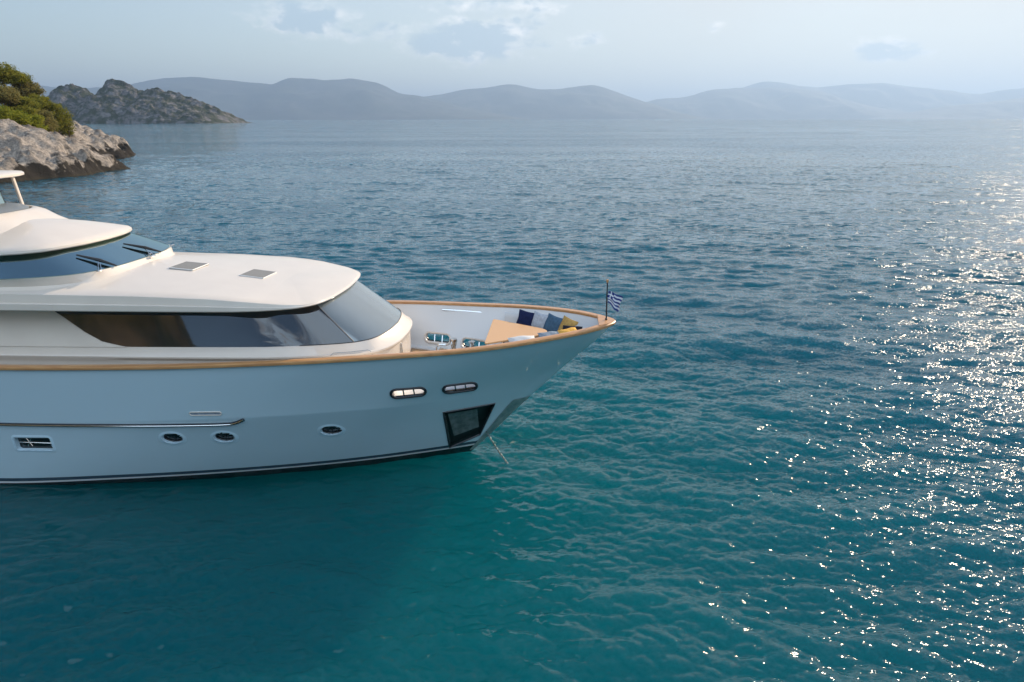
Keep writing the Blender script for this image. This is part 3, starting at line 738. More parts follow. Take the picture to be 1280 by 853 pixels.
# ---------------- fittings in the topsides
def hull_frame(pts2, side, r, off=0.0):
    """tube path on the hull surface from (x, z) points"""
    return [(x, side*(float(hull_y(x, z))+off), z) for x, z in pts2]
def slot_outline(s, g=0.0, n=10):
    x, z, hl_, hh = s; hh += g; hx = s[2]-s[3]; o = []
    for k in range(n+1):
        a = -math.pi/2+math.pi*k/n; o.append((x+hx+hh*math.cos(a), z+hh*math.sin(a)))
    for k in range(n+1):
        a = math.pi/2+math.pi*k/n; o.append((x-hx+hh*math.cos(a), z+hh*math.sin(a)))
    return o
for side in (-1, 1):
    for s in SLOTS[side]:
        f = MB(); f.tube(hull_frame(slot_outline(s, .025), side, 0), .042, 8, closed=True, caps=False)
        fr = f.build('fairlead_frame', M['dark_trim'], yacht)
        g = MB()      # pale lining through the thickness of the bulwark
        op = hull_frame(slot_outline(s, .03), side, 0); ip = [(x-.01, y-side*.16, z) for x, y, z in op]
        g.grid(np.array([op, ip]), close_v=True)
        g.tube(ip, .035, 8, closed=True, caps=False)
        g.build('lining', M['white'], fr)
        for dx in (-.135, .135):
            q = MB(); x = s[0]+dx; q.tube([(x, side*(float(hull_y(x, s[1]-s[3]-.03))-.05), s[1]-s[3]-.03), (x, side*(float(hull_y(x, s[1]+s[3]+.03))-.05), s[1]+s[3]+.03)], .022, 6)
            q.build('bar', M['chrome'], fr)
    for (x, z, r_) in PORTS:
        ring = [(x+(r_*1.65+.02)*math.cos(a), z+(r_+.02)*math.sin(a)) for a in np.linspace(0, 2*math.pi, 29)[:-1]]
        f = MB(); outer = hull_frame([(x+(r_*1.65+.11)*math.cos(a), z-.015+(r_+.095)*math.sin(a)) for a in np.linspace(0, 2*math.pi, 29)[:-1]], side, 0, .002)
        mid = hull_frame(ring, side, 0, .02); inn = [(px_, py_-side*.10, pz_) for px_, py_, pz_ in hull_frame([(x+(r_*1.65-.01)*math.cos(a), z+(r_-.01)*math.sin(a)) for a in np.linspace(0, 2*math.pi, 29)[:-1]], side, 0)]
        f.grid(np.array([outer, mid, inn]), close_v=True)
        fr = f.build('porthole', M['port_ring'], yacht)
        p = MB(); c = np.mean(np.array(inn), 0); p.V = [tuple(v) for v in inn]+[tuple(c)]; nn = len(inn); p.F = [(k, (k+1) % nn, nn) for k in range(nn)]
        p.build('pane', M['pane_black'], fr, smooth=False)
        p = MB(); p.tube([(a_, b_+side*.02, c_) for a_, b_, c_ in inn], .022, 6, closed=True, caps=False); p.tube([(c[0], c[1]+side*.03, c[2]-r_*.8), (c[0]+.02, c[1]+side*.05, c[2]+.02)], .012, 5)
        p.build('clamp_ring', M['dark_trim'], fr)
    # rectangular port with an inner opener
    x, z, hx, hz_ = RECTP
    def rr_(hx, hz, rad, n=5):
        o = []
        for sx, sz, a0 in ((1, 1, 0), (-1, 1, 90), (-1, -1, 180), (1, -1, 270)):
            for k in range(n+1):
                a = R(a0+90*k/n); o.append((x+sx*(hx-rad)+rad*math.cos(a)+(.10*(z-0) if False else 0), z+sz*(hz-rad)+rad*math.sin(a)))
        return o
    f = MB(); outer = hull_frame(rr_(hx+.09, hz_+.08, .13), side, 0, .002); mid = hull_frame(rr_(hx+.02, hz_+.02, .08), side, 0, .018); inn = [(a_, b_-side*.11, c_) for a_, b_, c_ in hull_frame(rr_(hx, hz_, .07), side, 0)]
    f.grid(np.array([outer, mid, inn]), close_v=True); fr = f.build('hull_window', M['port_ring'], yacht)
    p = MB(); p.V = [tuple(v) for v in inn]; p.F = [tuple(range(len(inn)))]; p.build('pane', M['pane_black'], fr, smooth=False)
    p = MB(); yb = inn[0][1]+side*.02
    p.tube([(x-hx, yb, z-.01), (x+hx, yb, z-.01)], .012, 5); p.tube([(x-.26, yb, z+.12), (x-.12, yb, z-.12)], .012, 5); p.tube([(x-.12, yb, z+.12), (x-.26, yb, z-.12)], .012, 5)
    p.build('stay', M['chrome'], fr)
# anchor pockets: dark recess with a scuffed plate, either side of the stem
def in_off(p, side, d): x, z = p; return (x, side*max(float(hull_y(x, z))-d, .015), z)
def edge_pts(poly, n=8):
    o = []
    for i in range(len(poly)):
        a, b_ = poly[i], poly[(i+1) % len(poly)]
        for k in range(n): o.append((a[0]+(b_[0]-a[0])*k/n, a[1]+(b_[1]-a[1])*k/n))
    return o
for side in (-1, 1):
    ep = edge_pts(PCK); o0 = hull_frame(ep, side, 0, .004); o1 = [in_off(p, side, .30) for p in ep]
    f = MB(); f.grid(np.array([o0, o1]), close_v=True); c = (-4.35, 1.2); cc = in_off(c, side, .32); f.add(o1+[cc], [(k, (k+1) % len(o1), len(o1)) for k in range(len(o1))])
    pk = f.build('anchor_pocket', M['pocket_dark'], yacht, smooth=False)
    f = MB(); f.tube(hull_frame(edge_pts(PCK), side, 0, .004), .03, 6, closed=True, caps=False); f.build('lip', M['dark_trim'], pk)
    f = MB(); pl = [(-4.80, 1.78), (-3.98, 1.80), (-4.00, 1.0), (-4.74, .78)]
    e2 = [(a[0], a[1]) for a in edge_pts(pl, 4)]; f.V = [in_off(p, side, .10) for p in e2]+[in_off((-4.38, 1.36), side, .14)]; f.F = [(k, (k+1) % len(e2), len(e2)) for k in range(len(e2))]
    f.build('plate', M['pocket_plate'], pk, smooth=False)
# steel guard wrapped round the lower stem
ug = np.linspace(0, 1, 14); zg = np.linspace(.12, 1.97, 20); G_ = []
for z in zg:
    wmax = .10+.40*(z/1.97); row = []
    for u in np.linspace(-1, 1, 27):
        t = abs(u)*wmax; row.append((float(XS(z))-t+.012, np.sign(u)*(float(hull_pt(t, z))+.012), z))
    G_.append(row)
f = MB(); f.grid(np.array(G_)); f.build('stem_guard', M['steel_guard'], yacht, angle=60)
# rub rail ending in an upturned tip, and the slim courtesy light above it
for side in (-1, 1):
    f = MB(); pts = []
    for x in list(np.arange(-25.5, -10.55, .3))+[-10.45, -10.3, -10.18, -10.10, -10.06]:
        z = 2.085+.02*(x+16.8)/6.5+ (max(0, x+10.6)**2)*.55; pts.append((x, side*(float(hull_y(x, z))+.02), z))
    f.tube(pts, (.045, .045), 8); rbr = f.build('rub_rail', M['dark_trim'], yacht)
    f = MB(); f.tube([(a_, b_+side*.045, c_+.004) for a_, b_, c_ in pts], .014, 6); f.build('steel_strip', M['chrome'], rbr)
    f = MB(); f.tube(hull_frame(slot_outline((-11.03, 2.47, .42, .05), 0, 6), side, 0, .01), .014, 6, closed=True, caps=False)
    li = f.build('hull_light', M['white'], yacht); f = MB(); o = hull_frame(slot_outline((-11.03, 2.47, .41, .045), 0, 6), side, 0, .008); f.V = o; f.F = [tuple(range(len(o)))]; f.build('lens', M['p_gry'], li, smooth=False)

# ---------------- superstructure
def outline(front, aft_x, hb_aft, n=56, m=26, pw_=.8):
    """closed-front plan curve from (x, y>=0) points running from the centreline to the side; returns near-aft .. front .. far-aft"""
    fx = [p[0] for p in front]; fy = [p[1] for p in front]
    s = np.concatenate([[0], np.cumsum(np.hypot(np.diff(fx), np.diff(fy)))])
    cx = cub(s, fx); cy = cub(s, fy); u = np.linspace(0, s[-1], n)
    px_ = np.concatenate([cx(u), np.linspace(fx[-1], aft_x, m+1)[1:]]); q = np.linspace(0, 1, m+1)[1:]
    py_ = np.concatenate([cy(u), fy[-1]+(hb_aft-fy[-1])*q**pw_])
    H = np.stack([px_, py_], 1)
    near = H[::-1].copy(); near[:, 1] *= -1
    return np.concatenate([near, H[1:]], 0)
def ring3(o, z): z = np.broadcast_to(z, (len(o),)); return np.stack([o[:, 0], o[:, 1], z], 1)
AFT = -25.0
o_base = outline([(-6.16, 0), (-6.20, .5), (-6.28, 1.0), (-6.45, 1.42), (-6.70, 1.76), (-7.25, 2.06), (-8.8, 2.42)], AFT, 3.04, pw_=.6)
o_rim = outline([(-6.10, 0), (-6.13, .5), (-6.21, 1.05), (-6.38, 1.5), (-6.64, 1.85), (-7.2, 2.14), (-8.8, 2.50)], AFT, 3.10, pw_=.6)
o_rim2 = outline([(-6.15, 0), (-6.18, .5), (-6.27, 1.04), (-6.45, 1.47), (-6.70, 1.80), (-7.25, 2.10), (-8.8, 2.48)], AFT, 3.08, pw_=.6)
o_gb = outline([(-6.42, 0), (-6.47, .6), (-6.57, 1.12), (-6.78, 1.6), (-7.15, 1.93), (-7.8, 2.16), (-8.83, 2.38)], AFT, 3.06, pw_=.6)
o_gt = outline([(-7.92, 0), (-7.94, .5), (-8.01, 1.10), (-8.18, 1.55), (-8.48, 1.83), (-9.0, 1.98), (-9.8, 2.08)], AFT, 2.66, pw_=.6)
xr = lambda o, a, b_: np.interp(o[:, 0], [-16, -9, -6], [a, (a+b_)/2, b_])
zrim = lambda o: np.full(len(o), 3.95); zgb = lambda o: np.interp(o[:, 0], [-16, -9, -6.3], [4.17, 4.19, 4.21])
def base_ring(z):
    q = o_base.copy(); lim = np.maximum(hull_y(q[:, 0], z)-.2, .05); q[:, 1] = np.clip(q[:, 1], -lim, lim); return ring3(q, z)
f = MB(); f.grid(np.array([base_ring(z) for z in (DECK-.03, 3.0, 3.25, 3.5, 3.7, 3.8)]+[ ring3(o_rim, zrim(o_rim)-.06), ring3(o_rim, zrim(o_rim)-.02), ring3(o_rim2, zrim(o_rim2)), ring3(o_gb, zgb(o_gb))]), flip=True)
sup = f.build('superstructure', M['white'], yacht, angle=38)
ZGT = 5.25
def wpt(i, v):     # window band surface: v 0 at the sill, 1 at the head
    a = np.array([o_gb[i][0], o_gb[i][1], zgb(o_gb)[i]]); b_ = np.array([o_gt[i][0], o_gt[i][1], ZGT]); return a+(b_-a)*v
GBZ = zgb(o_gb)
A_ = ring3(o_gb, GBZ); B_ = ring3(o_gt, ZGT)
nO = len(o_gb)
arc = np.arange(nO, dtype=float); mid = nO//2
def band(iv, vs, off=0.0):
    """surface rows at heights vs over index limits given per height"""
    rows = []
    for v in vs:
        a, b_ = iv(v); ii = np.linspace(a, b_, 60); k = np.clip(ii.astype(int), 0, nO-2); t = (ii-k)[:, None]
        lo = A_[k]*(1-t)+A_[k+1]*t; hi = B_[k]*(1-t)+B_[k+1]*t; rows.append(lo+(hi-lo)*v)
    P = np.array(rows)
    if off:
        P = P.copy(); P[:, :, 1] += off*np.sign(P[:, :, 1]); 
    return P
def idx_at_x(xv, v, near=True):
    P = A_+(B_-A_)*v; xs2 = P[:mid+1, 0] if near else P[mid:, 0][::-1]
    i = np.interp(xv, xs2, np.arange(len(xs2))); return i if near else nO-1-i
vs = np.linspace(0, 1, 9)
def win_aft(v): return float(np.interp(v, [0, .12, .35, .7, .93, 1.0], [-13.2, -13.85, -14.35, -14.95, -15.4, -15.42]))   # raked after end of the side window
def win_fwd(v): return -7.17-1.12*v
vsf = np.linspace(0, 1, 17)
for near in (True, False):
    sw = MB(); P = band(lambda v: (idx_at_x(win_aft(v), v, near), idx_at_x(win_fwd(v), v, near)), vsf); sw.grid(P, flip=near)
    side_w = sw.build('side_window', M['dark_glass'], sup, angle=60)
    wb_ = MB(); P = band(lambda v: (idx_at_x(AFT+.01, v, near), idx_at_x(win_aft(v), v, near)), vsf, .02); wb_.grid(P, flip=near)
    # the returned edge of the wall beside the glass
    E = P[:, -1]; E2 = E.copy(); E2[:, 1] -= np.sign(E2[:, 1])*.05; wb_.grid(np.stack([E, E2], 1), flip=near)
    wb_.build('side_wall', M['white'], sup, angle=50)
    dv = MB(); dv.tube([band(lambda v: (idx_at_x(win_fwd(v), v, near),)*2, [v])[0][0] for v in np.linspace(.01, .99, 8)], (.012, .02), 6); dv.build('mullion', M['dark_trim'], sup)
ws = MB(); ws.grid(band(lambda v: (idx_at_x(win_fwd(v), v, True), idx_at_x(win_fwd(v), v, False)), vsf), flip=True)
ws.build('windshield', M['front_glass'], sup, angle=60)
hd = MB(); hd.tube([A_[k]+np.array([0, 0, .004]) for k in range(30, nO-30)], .012, 6); hd.build('seal', M['black_rubber'], sup)
# service hatch on the near side of the coaming, emblem on the front curve
f = MB()
def coam(x, z, near=-1):
    P = o_base; xs2 = P[:mid+1, 0]; y = np.interp(x, xs2, P[:mid+1, 1]); P2 = o_rim; y2 = np.interp(x, P2[:mid+1, 0], P2[:mid+1, 1]); t = np.clip((z-3.8)/.13, 0, 1); return (x, (y*(1-t)+y2*t)-.004, z)
hp = [coam(-7.73, 3.78), coam(-7.73, 3.93), coam(-7.66, 3.99), coam(-7.2, 3.995), coam(-6.8, 4.0), coam(-6.73, 3.95), coam(-6.73, 3.78)]
f.tube(hp, .008, 5); f.build('service_hatch', M['p_gry'], sup)
f = MB(); ex_, ey_ = -6.20, -.62
for k, (dz, rz_) in enumerate(((0, .10), (.08, .10), (.17, .10), (.25, .06))): f.box((ex_+.0, ey_, 3.42+dz*1.3), (.05, .08-.012*abs(k-1), rz_*1.3), Matrix.Rotation(R(-14), 3, 'Z'), .01)
f.build('emblem', M['chrome'], sup)

# saloon roof
o_eave = outline([(-7.78, 0), (-7.80, .5), (-7.86, 1.2), (-8.01, 1.85), (-8.28, 2.28), (-8.68, 2.55), (-9.42, 2.80)], AFT, 3.34, pw_=.5)
def inset(o, d):
    g = np.gradient(o, axis=0); L = np.hypot(g[:, 0], g[:, 1]); nrm_ = np.stack([-g[:, 1], g[:, 0]], 1)/L[:, None]
    d = np.broadcast_to(d, (len(o),)); return o+nrm_*d[:, None]
zed = np.interp(o_eave[:, 0], [-16, -12.4, -10.6, -9.6, -8.8, -8.3, -7.8], [.44, .40, .33, .24, .12, .05, .035])      # fascia height
mid_h = zed*.42
EZ = np.interp(o_eave[:, 0], [-16, -9, -7.5], [5.27, 5.27, 5.28])
ins1 = inset(o_eave, .30); ins0 = inset(o_eave, .02)
edge_in = inset(o_eave, .03+zed*.12+.02); edge_in2 = inset(o_eave, .09+zed*.32)
e0 = inset(o_eave, .0); e1 = inset(o_eave, .035+zed*.05)
rings = [ring3(inset(o_eave, .85), EZ-.02), ring3(inset(o_eave, .03), EZ-.02), ring3(e0, EZ+.01), ring3(inset(o_eave, .01), EZ+mid_h*.9), ring3(e1, EZ+mid_h), ring3(inset(o_eave, .05+zed*.14), EZ+zed*.93), ring3(edge_in2, EZ+zed+.012)]
spine_x = np.minimum(edge_in2[:, 0], -9.6)
def zspine(x): return np.interp(x, [-25, -16, -14, -12, -10.5, -9.6], [6.05, 6.03, 5.97, 5.80, 5.65, 5.54])
for r_ in (.1, .22, .36, .52, .7, .86, 1.0):
    x = edge_in2[:, 0]*(1-r_)+spine_x*r_; y = edge_in2[:, 1]*(1-r_); ze = EZ+zed+.012; zs = zspine(spine_x)
    rings.append(np.stack([x, y, ze+(zs-ze)*(1-(1-r_)**1.55)], 1))
f = MB(); f.grid(np.array(rings), flip=True); roof = f.build('saloon_roof', M['white'], yacht, angle=30)
def roof_z(x, y):
    P = np.array(rings[6:]).reshape(-1, 3); d = (P[:, 0]-x)**2+(P[:, 1]-y)**2; k = np.argsort(d)[:4]; w_ = 1/(d[k]+1e-4); return float((P[k, 2]*w_).sum()/w_.sum())
for (cx, cy) in ((-12.58, -.08), (-10.5, -.07)):
    c4 = [(cx+dx, cy+dy) for dx, dy in ((-.37, -.45), (.33, -.45), (.37, .42), (-.33, .42))]; f = MB()
    top = [(a_, b_, roof_z(a_, b_)+.035) for a_, b_ in c4]; bot = [(a_, b_, roof_z(a_, b_)-.05) for a_, b_ in c4]
    f.add(bot+top, [(4, 5, 6, 7), (0, 1, 5, 4), (1, 2, 6, 5), (2, 3, 7, 6), (3, 0, 4, 7)]); ho_ = f.build('roof_hatch', M['grey_hatch'], roof, smooth=False)
    f = MB(); f.tube([(a_, b_, c_-.012) for a_, b_, c_ in top], .016, 6, closed=True, caps=False); f.build('frame', M['white_shell'], ho_)

# pilothouse
o_pc = outline([(-13.80, 0), (-13.83, .8), (-13.94, 1.4), (-14.2, 2.05), (-14.65, 2.45), (-15.4, 2.74), (-16.6, 2.94)], AFT, 3.02, 44, 20)
o_pb = outline([(-14.02, 0), (-14.04, .9), (-14.18, 1.6), (-14.48, 2.22), (-15.15, 2.62), (-16.0, 2.84), (-17, 2.88)], AFT, 2.88, 44, 20)
o_pt = outline([(-15.22, 0), (-15.28, .8), (-15.42, 1.4), (-15.72, 1.85), (-16.15, 2.12), (-16.8, 2.30), (-17.8, 2.42)], AFT, 2.6, 44, 20)
zc_ = np.array([zspine(x)-.05-.028*(y)**2 for x, y in o_pc]); zb_ = np.interp(o_pb[:, 0], [-17, -14], [6.02, 6.08])
f = MB(); f.grid(np.array([ring3(inset(o_pc, -.10), zc_-.06), ring3(o_pc, zc_-.0), ring3(inset(o_pc, .06), zc_+.055), ring3(inset(o_pb, -.04), zb_-.01), ring3(inset(o_pb, .03), zb_-.03)]), flip=True)
ph = f.build('pilothouse', M['white'], yacht, angle=50)
PT = 6.80
PA = ring3(o_pb, zb_); PB = ring3(o_pt, np.interp(o_pt[:, 0], [-17, -15.2], [6.57, 6.62])); pm = len(o_pb)//2
def pband(i0, i1, v0=0., v1=1.):
    i = np.arange(i0, i1+1); return np.array([PA[i]+(PB[i]-PA[i])*v for v in np.linspace(v0, v1, 7)])
ia = 24        # index where the corner pillar stands
n_ = len(o_pb)
f = MB(); f.grid(pband(ia, n_-1-ia, 0, .93), flip=True); f.build('windshield', M['ph_glass'], ph, angle=60)
for (i0, i1) in ((0, ia), (n_-1-ia, n_-1)):
    f = MB(); f.grid(pband(i0, i1, 0, .93), flip=True); f.build('side_glass', M['dark_glass'], ph, angle=60)
f = MB(); f.grid(pband(0, n_-1, .93, 1.0), flip=True); f.build('header', M['header'], ph)
for i in (ia, n_-1-ia):
    f = MB(); f.tube([PA[i]+(PB[i]-PA[i])*v-np.array([.02, 0, 0]) for v in np.linspace(0, 1, 6)], (.02, .035), 6); f.build('mullion', M['dark_trim'], ph)
# what shows through the tinted panes: console, helm seats, cabin floor
f = MB(); f.grid(np.array([ring3(inset(o_pb, .10), 6.00), ring3(inset(o_pb, .75), 6.14), ring3(inset(o_pb, .85), 5.95)])[:, 14:-14], flip=True); f.build('console', M['interior'], ph)
f = MB(); f.box((-19, 0, 5.93), (8, 5.0, .04)); f.build('cabin_floor', M['header'], ph)
for y in (-1.5, .3):
    f = MB(); f.box((-16.6, y, 6.10), (.5, .6, .14), None, .05); f.box((-16.88, y, 6.26), (.16, .7, .45), Matrix.Rotation(R(-10), 3, 'Y'), .06); f.build('helm_seat', M['leather'], ph)
f = MB(); f.box((-18.0, 0, 6.25), (.06, 4.6, .6)); f.build('after_panel', M['interior'], ph)
# wipers
def on_ph(i, v, o=.03):
    p = PA[i]+(PB[i]-PA[i])*v; c = np.array([-16.5, 0, 6.0]); d = p-c; d[2] = 0; d /= np.linalg.norm(d); return p+d*o+np.array([0, 0, o*.6])
for (i0, i1, ip_) in ((pm-15, pm-11, pm-16), (pm+2, pm+7, pm+2)):
    f = MB(); a_ = on_ph(i0, .62, .06); b_ = on_ph(i1, -.03, .06); c_ = (a_*.45+b_*.55)
    ic = (i0+i1)//2
    f.tube([tuple(a_), tuple(c_+np.array([.03, 0, .02])), tuple(b_)], [.022, .05, .022], 6); wp = f.build('wiper', M['black_rubber'], ph)
    f = MB()
    for dy in (-.07, .07): f.tube([tuple(c_+np.array([0, dy*.3, .02])), tuple(on_ph(ip_, -.05, .07)+np.array([.03, dy, 0]))], .013, 5)
    f.build('arm', M['chrome'], wp)
    f = MB(); q = on_ph(ip_, -.07, .08); f.box(tuple(q), (.07, .2, .05), None, .015); f.build('pivot', M['chrome'], wp)
for y, x in ((.2, -13.97), (1.7, -14.12)):
    f = MB(); f.tube([(x, y, 6.08), (x, y, 6.15), (x+.06, y+.1, 6.16)], .016, 6); f.build('washer_nozzle', M['chrome'], ph)
# pilothouse roof
o_pr = outline([(-15.02, 0), (-15.08, .8), (-15.22, 1.4), (-15.48, 1.95), (-15.9, 2.28), (-16.6, 2.50), (-17.8, 2.66)], AFT, 2.85, 44, 20)
ez = np.interp(o_pr[:, 0], [-17, -15], [6.58, 6.64])
sx = np.minimum(o_pr[:, 0], -17.4)
rg = [ring3(inset(o_pr, .45), ez-.02), ring3(inset(o_pr, .02), ez-.035), ring3(o_pr, ez-.005), ring3(inset(o_pr, .015), ez+.05), ring3(inset(o_pr, .08), ez+.10)]
base_o = inset(o_pr, .09)
for r_ in (.08, .18, .3, .44, .6, .78, 1.0):
    x = base_o[:, 0]*(1-r_)+sx*r_; y = base_o[:, 1]*(1-r_); rg.append(np.stack([x, y, ez+.10+(7.20-ez-.10)*(1-(1-r_)**1.5)], 1))
f = MB(); f.grid(np.array(rg), flip=True); proof = f.build('pilothouse_roof', M['white'], yacht, angle=30)
# flybridge: faired coaming, grey dash, acrylic screen, hardtop on struts
o_fb = outline([(-17.1, 0), (-17.13, .6), (-17.3, 1.15), (-17.7, 1.6), (-18.3, 1.9), (-19.5, 2.1), (-20.5, 2.15)], AFT, 2.2, 34, 12)
o_ft = outline([(-17.75, 0), (-17.78, .6), (-17.95, 1.1), (-18.3, 1.5), (-18.9, 1.75), (-19.9, 1.9), (-21, 1.95)], AFT, 2.0, 34, 12)
f = MB(); f.grid(np.array([ring3(inset(o_fb, -.25), 6.98), ring3(o_fb, 7.12), ring3(inset(o_ft, -.25), 7.30), ring3(inset(o_ft, -.08), 7.37), ring3(o_ft, 7.40), ring3(inset(o_ft, .10), 7.40), ring3(inset(o_ft, .12), 7.2)]), flip=True)
fb = f.build('flybridge_coaming', M['white'], proof, angle=40)
f = MB(); a_ = outline([(-17.9, 0), (-17.93, .5), (-18.1, 1.0), (-18.45, 1.35), (-18.9, 1.55)], -19.4, 1.6, 20, 4); f.grid(np.array([ring3(a_, 7.2), ring3(a_, 7.42), ring3(inset(a_, .15), 7.50), ring3(inset(a_, .5), 7.52)]), flip=True)
f.add([tuple(v)+(7.52,) for v in inset(a_, .5)], [tuple(range(len(a_)))]); f.build('flybridge_dash', M['fly_grey'], proof)
f = MB(); f.grid(np.array([[(-18.95, 1.2, 7.4), (-19.0, -.6, 7.48), (-19.6, -1.6, 7.45)], [(-19.05, 1.15, 7.85), (-19.1, -.6, 7.92), (-19.7, -1.5, 7.9)]])); f.build('wind_screen', M['acrylic'], proof)
o_ht = outline([(-18.05, 0), (-18.1, .7), (-18.3, 1.3), (-18.6, 1.7), (-19.1, 1.9), (-20, 1.95)], -24, 1.95, 26, 8)
f = MB(); f.grid(np.array([ring3(inset(o_ht, .1), 8.34), ring3(o_ht, 8.37), ring3(o_ht, 8.43), ring3(inset(o_ht, .05), 8.47), ring3(inset(o_ht, .6), 8.50)]), flip=True)
f.add([tuple(v)+(8.50,) for v in inset(o_ht, .6)], [tuple(range(len(o_ht)))]); f.add([tuple(v)+(8.34,) for v in inset(o_ht, .1)], [tuple(range(len(o_ht)))[::-1]])
ht = f.build('hardtop', M['white'], yacht, angle=40)
for y in (1.5, -1.5):
    f = MB(); f.tube([(-18.85, y, 8.38), (-18.68, y, 7.34)] if y > 0 else [(-21.5, y, 8.38), (-21.3, y, 7.2)], (.045, .06), 8); f.build('strut', M['white'], ht)
    f = MB(); f.tube([(-23.4, y, 8.38), (-23.4, y, 7.0)], (.045, .06), 8); f.build('strut', M['white'], ht)

# ---------------- foredeck
f = MB(); f.tube([(-5.5, 2.66, 3.93), (-5.5, 2.50, 3.95), (-4.9, 2.42, 3.95), (-3.9, 2.16, 3.96), (-3.9, 2.34, 3.94)], .028, 6); f.build('hand_rail', M['chrome'], yacht)
yb = lambda x, z, off: inner_y(x, z, off)
# sofa around the bow
so_ = np.arange(-3.35, -.75, .1)
def u_path(off, z, x0=-3.35, x1=-1.15):
    pt = [(x, -yb(x, z, off), z) for x in np.arange(x0, x1, .1)]; return pt
sofa = MB(); P = []
zt = 3.70
def ring_u(off, z, xf):
    o = [(x, -max(yb(x, 3.7, .13+off), .03), z) for x in np.linspace(-3.35, xf, 24)]
    q = o+[(x, -y, zz_) for x, y, zz_ in o[::-1]]
    return q
sofa.grid(np.array([ring_u(.62, LZ, -1.75), ring_u(.62, zt-.05, -1.75), ring_u(.60, zt, -1.72), ring_u(.10, zt, -.95)]), flip=True)
# closing ends
for s in (-1, 1):
    a_ = [(x, s*abs(y), z) for x, y, z in ((-3.35, yb(-3.35, 3.7, .75), LZ), (-3.35, yb(-3.35, 3.7, .75), zt), (-3.35, yb(-3.35, zt, .15), zt), (-3.35, yb(-3.35, LZ, .15), LZ))]; sofa.add(a_, [(0, 1, 2, 3)])
sf = sofa.build('sofa', M['fabric_white'], yacht, angle=40)
bk = MB(); bk.grid(np.array([ring_u(.18, zt-.02, -.98), ring_u(.16, 4.0, -.88), ring_u(.11, 4.10, -.80), ring_u(.03, 4.13, -.70), ring_u(-.02, 4.08, -.66)]), flip=True)
bk.build('backrest', M['fabric_white'], sf, angle=60)
# windlass and mooring gear between house and lounge
wl_ = MB(); wl_.tube([(-4.95, 1.2, DECK), (-4.95, 1.2, DECK+.12), (-4.95, 1.2, DECK+.18)], [.26, .25, .16], 16)
wl0 = wl_.build('windlass', M['chrome'], yacht)
f = MB(); f.tube([(-4.95, 1.2, DECK+.12), (-4.95, 1.2, DECK+.22), (-4.95, 1.2, DECK+.36), (-4.95, 1.2, DECK+.54), (-4.95, 1.2, DECK+.62)], [.13, .08, .075, .12, .11], 14); f.build('capstan_drum', M['chrome'], wl0)
f = MB(); f.box((-5.25, .95, DECK+.16), (.34, .24, .26), None, .04); f.tube([(-5.25, .8, DECK+.3), (-5.25, 1.1, DECK+.3)], .13, 12); f.build('gearbox', M['chrome'], wl0)
f = MB(); f.tube([(-5.4, .9, DECK+.02), (-5.45, .9, DECK+.42), (-5.36, .9, DECK+.52), (-5.15, .9, DECK+.52)], .025, 6); f.build('brake_lever', M['chrome'], wl0)
wl2 = MB(); wl2.tube([(-4.4, 1.45, DECK), (-4.4, 1.45, DECK+.36), (-4.4, 1.45, DECK+.46)], [.14, .07, .11], 12); wl2.build('capstan', M['chrome'], yacht)
for (x, y) in ((-4.05, -.75), (-4.0, .75)):
    f = MB()
    for d in (-.11, .11): f.tube([(x+d, y, DECK), (x+d, y, DECK+.34), (x+d, y, DECK+.38)], [.05, .045, .065], 10)
    f.box((x, y, DECK+.02), (.42, .18, .03), None, .01); f.build('bollard', M['chrome'], yacht)
f = MB(); pts = []
for k in range(60):
    a = k*.42; pts.append((-4.5+.17*math.cos(a)+.004*k, 1.0+.14*math.sin(a)+.002*k, DECK+.03+.002*k))
f.tube(pts, .018, 5); tag(f.build('mooring_line', M['white'], None), 'coiled pale mooring line on the foredeck beside the windlass', 'rope'); ml = bpy.data.objects['mooring_line']; ml.location = YT; ml.rotation_euler = (0, 0, PSI)

# flagstaff on the stem with the striped flag
f = MB(); f.tube([(-.24, 0, 4.40), (-.24, 0, 4.46), (-.24, 0, 4.47), (-.25, 0, 5.52)], [.04, .04, .022, .018], 8); fs = f.build('flagstaff', M['dark_trim'], yacht)
f = MB(); f.tube([(-.25, 0, 5.52), (-.25, 0, 5.57), (-.25, 0, 5.62)], [.02, .035, .03], 10); f.build('finial', M['teak'], fs)
mf = mat('striped_flag_cloth', (1, 1, 1), .8)
n, l, b = nt(mf); uv = N(n, 'ShaderNodeUVMap'); sp = N(n, 'ShaderNodeSeparateXYZ'); l.new(uv.outputs[0], sp.inputs[0])
def fm(op, a, b2):
    q = N(n, 'ShaderNodeMath', operation=op)
    for i, v in enumerate((a, b2)):
        if isinstance(v, (int, float)): q.inputs[i].default_value = v
        else: l.new(v, q.inputs[i])
    return q.outputs[0]
U_, V_ = sp.outputs[0], sp.outputs[1]
stripe = fm('LESS_THAN', fm('MODULO', fm('MULTIPLY', V_, 9), 2), 1)        # nine stripes
canton = fm('MULTIPLY', fm('LESS_THAN', U_, 10/27), fm('GREATER_THAN', V_, 4/9))
cross = fm('MAXIMUM', fm('LESS_THAN', fm('ABSOLUTE', fm('SUBTRACT', U_, 5/27), 0), 1/27), fm('LESS_THAN', fm('ABSOLUTE', fm('SUBTRACT', V_, 6.5/9), 0), .5/9))
blue = fm('ADD', fm('MULTIPLY', canton, fm('SUBTRACT', 1, cross)), fm('MULTIPLY', fm('SUBTRACT', 1, canton), stripe))
mx = N(n, 'ShaderNodeMix', data_type='RGBA'); l.new(blue, mx.inputs[0]); mx.inputs[6].default_value = (.75, .78, .85, 1); mx.inputs[7].default_value = (.012, .035, .22, 1); l.new(mx.outputs[2], b.inputs['Base Color'])
nu, nv = 28, 16; V = []; F = []; UV = []
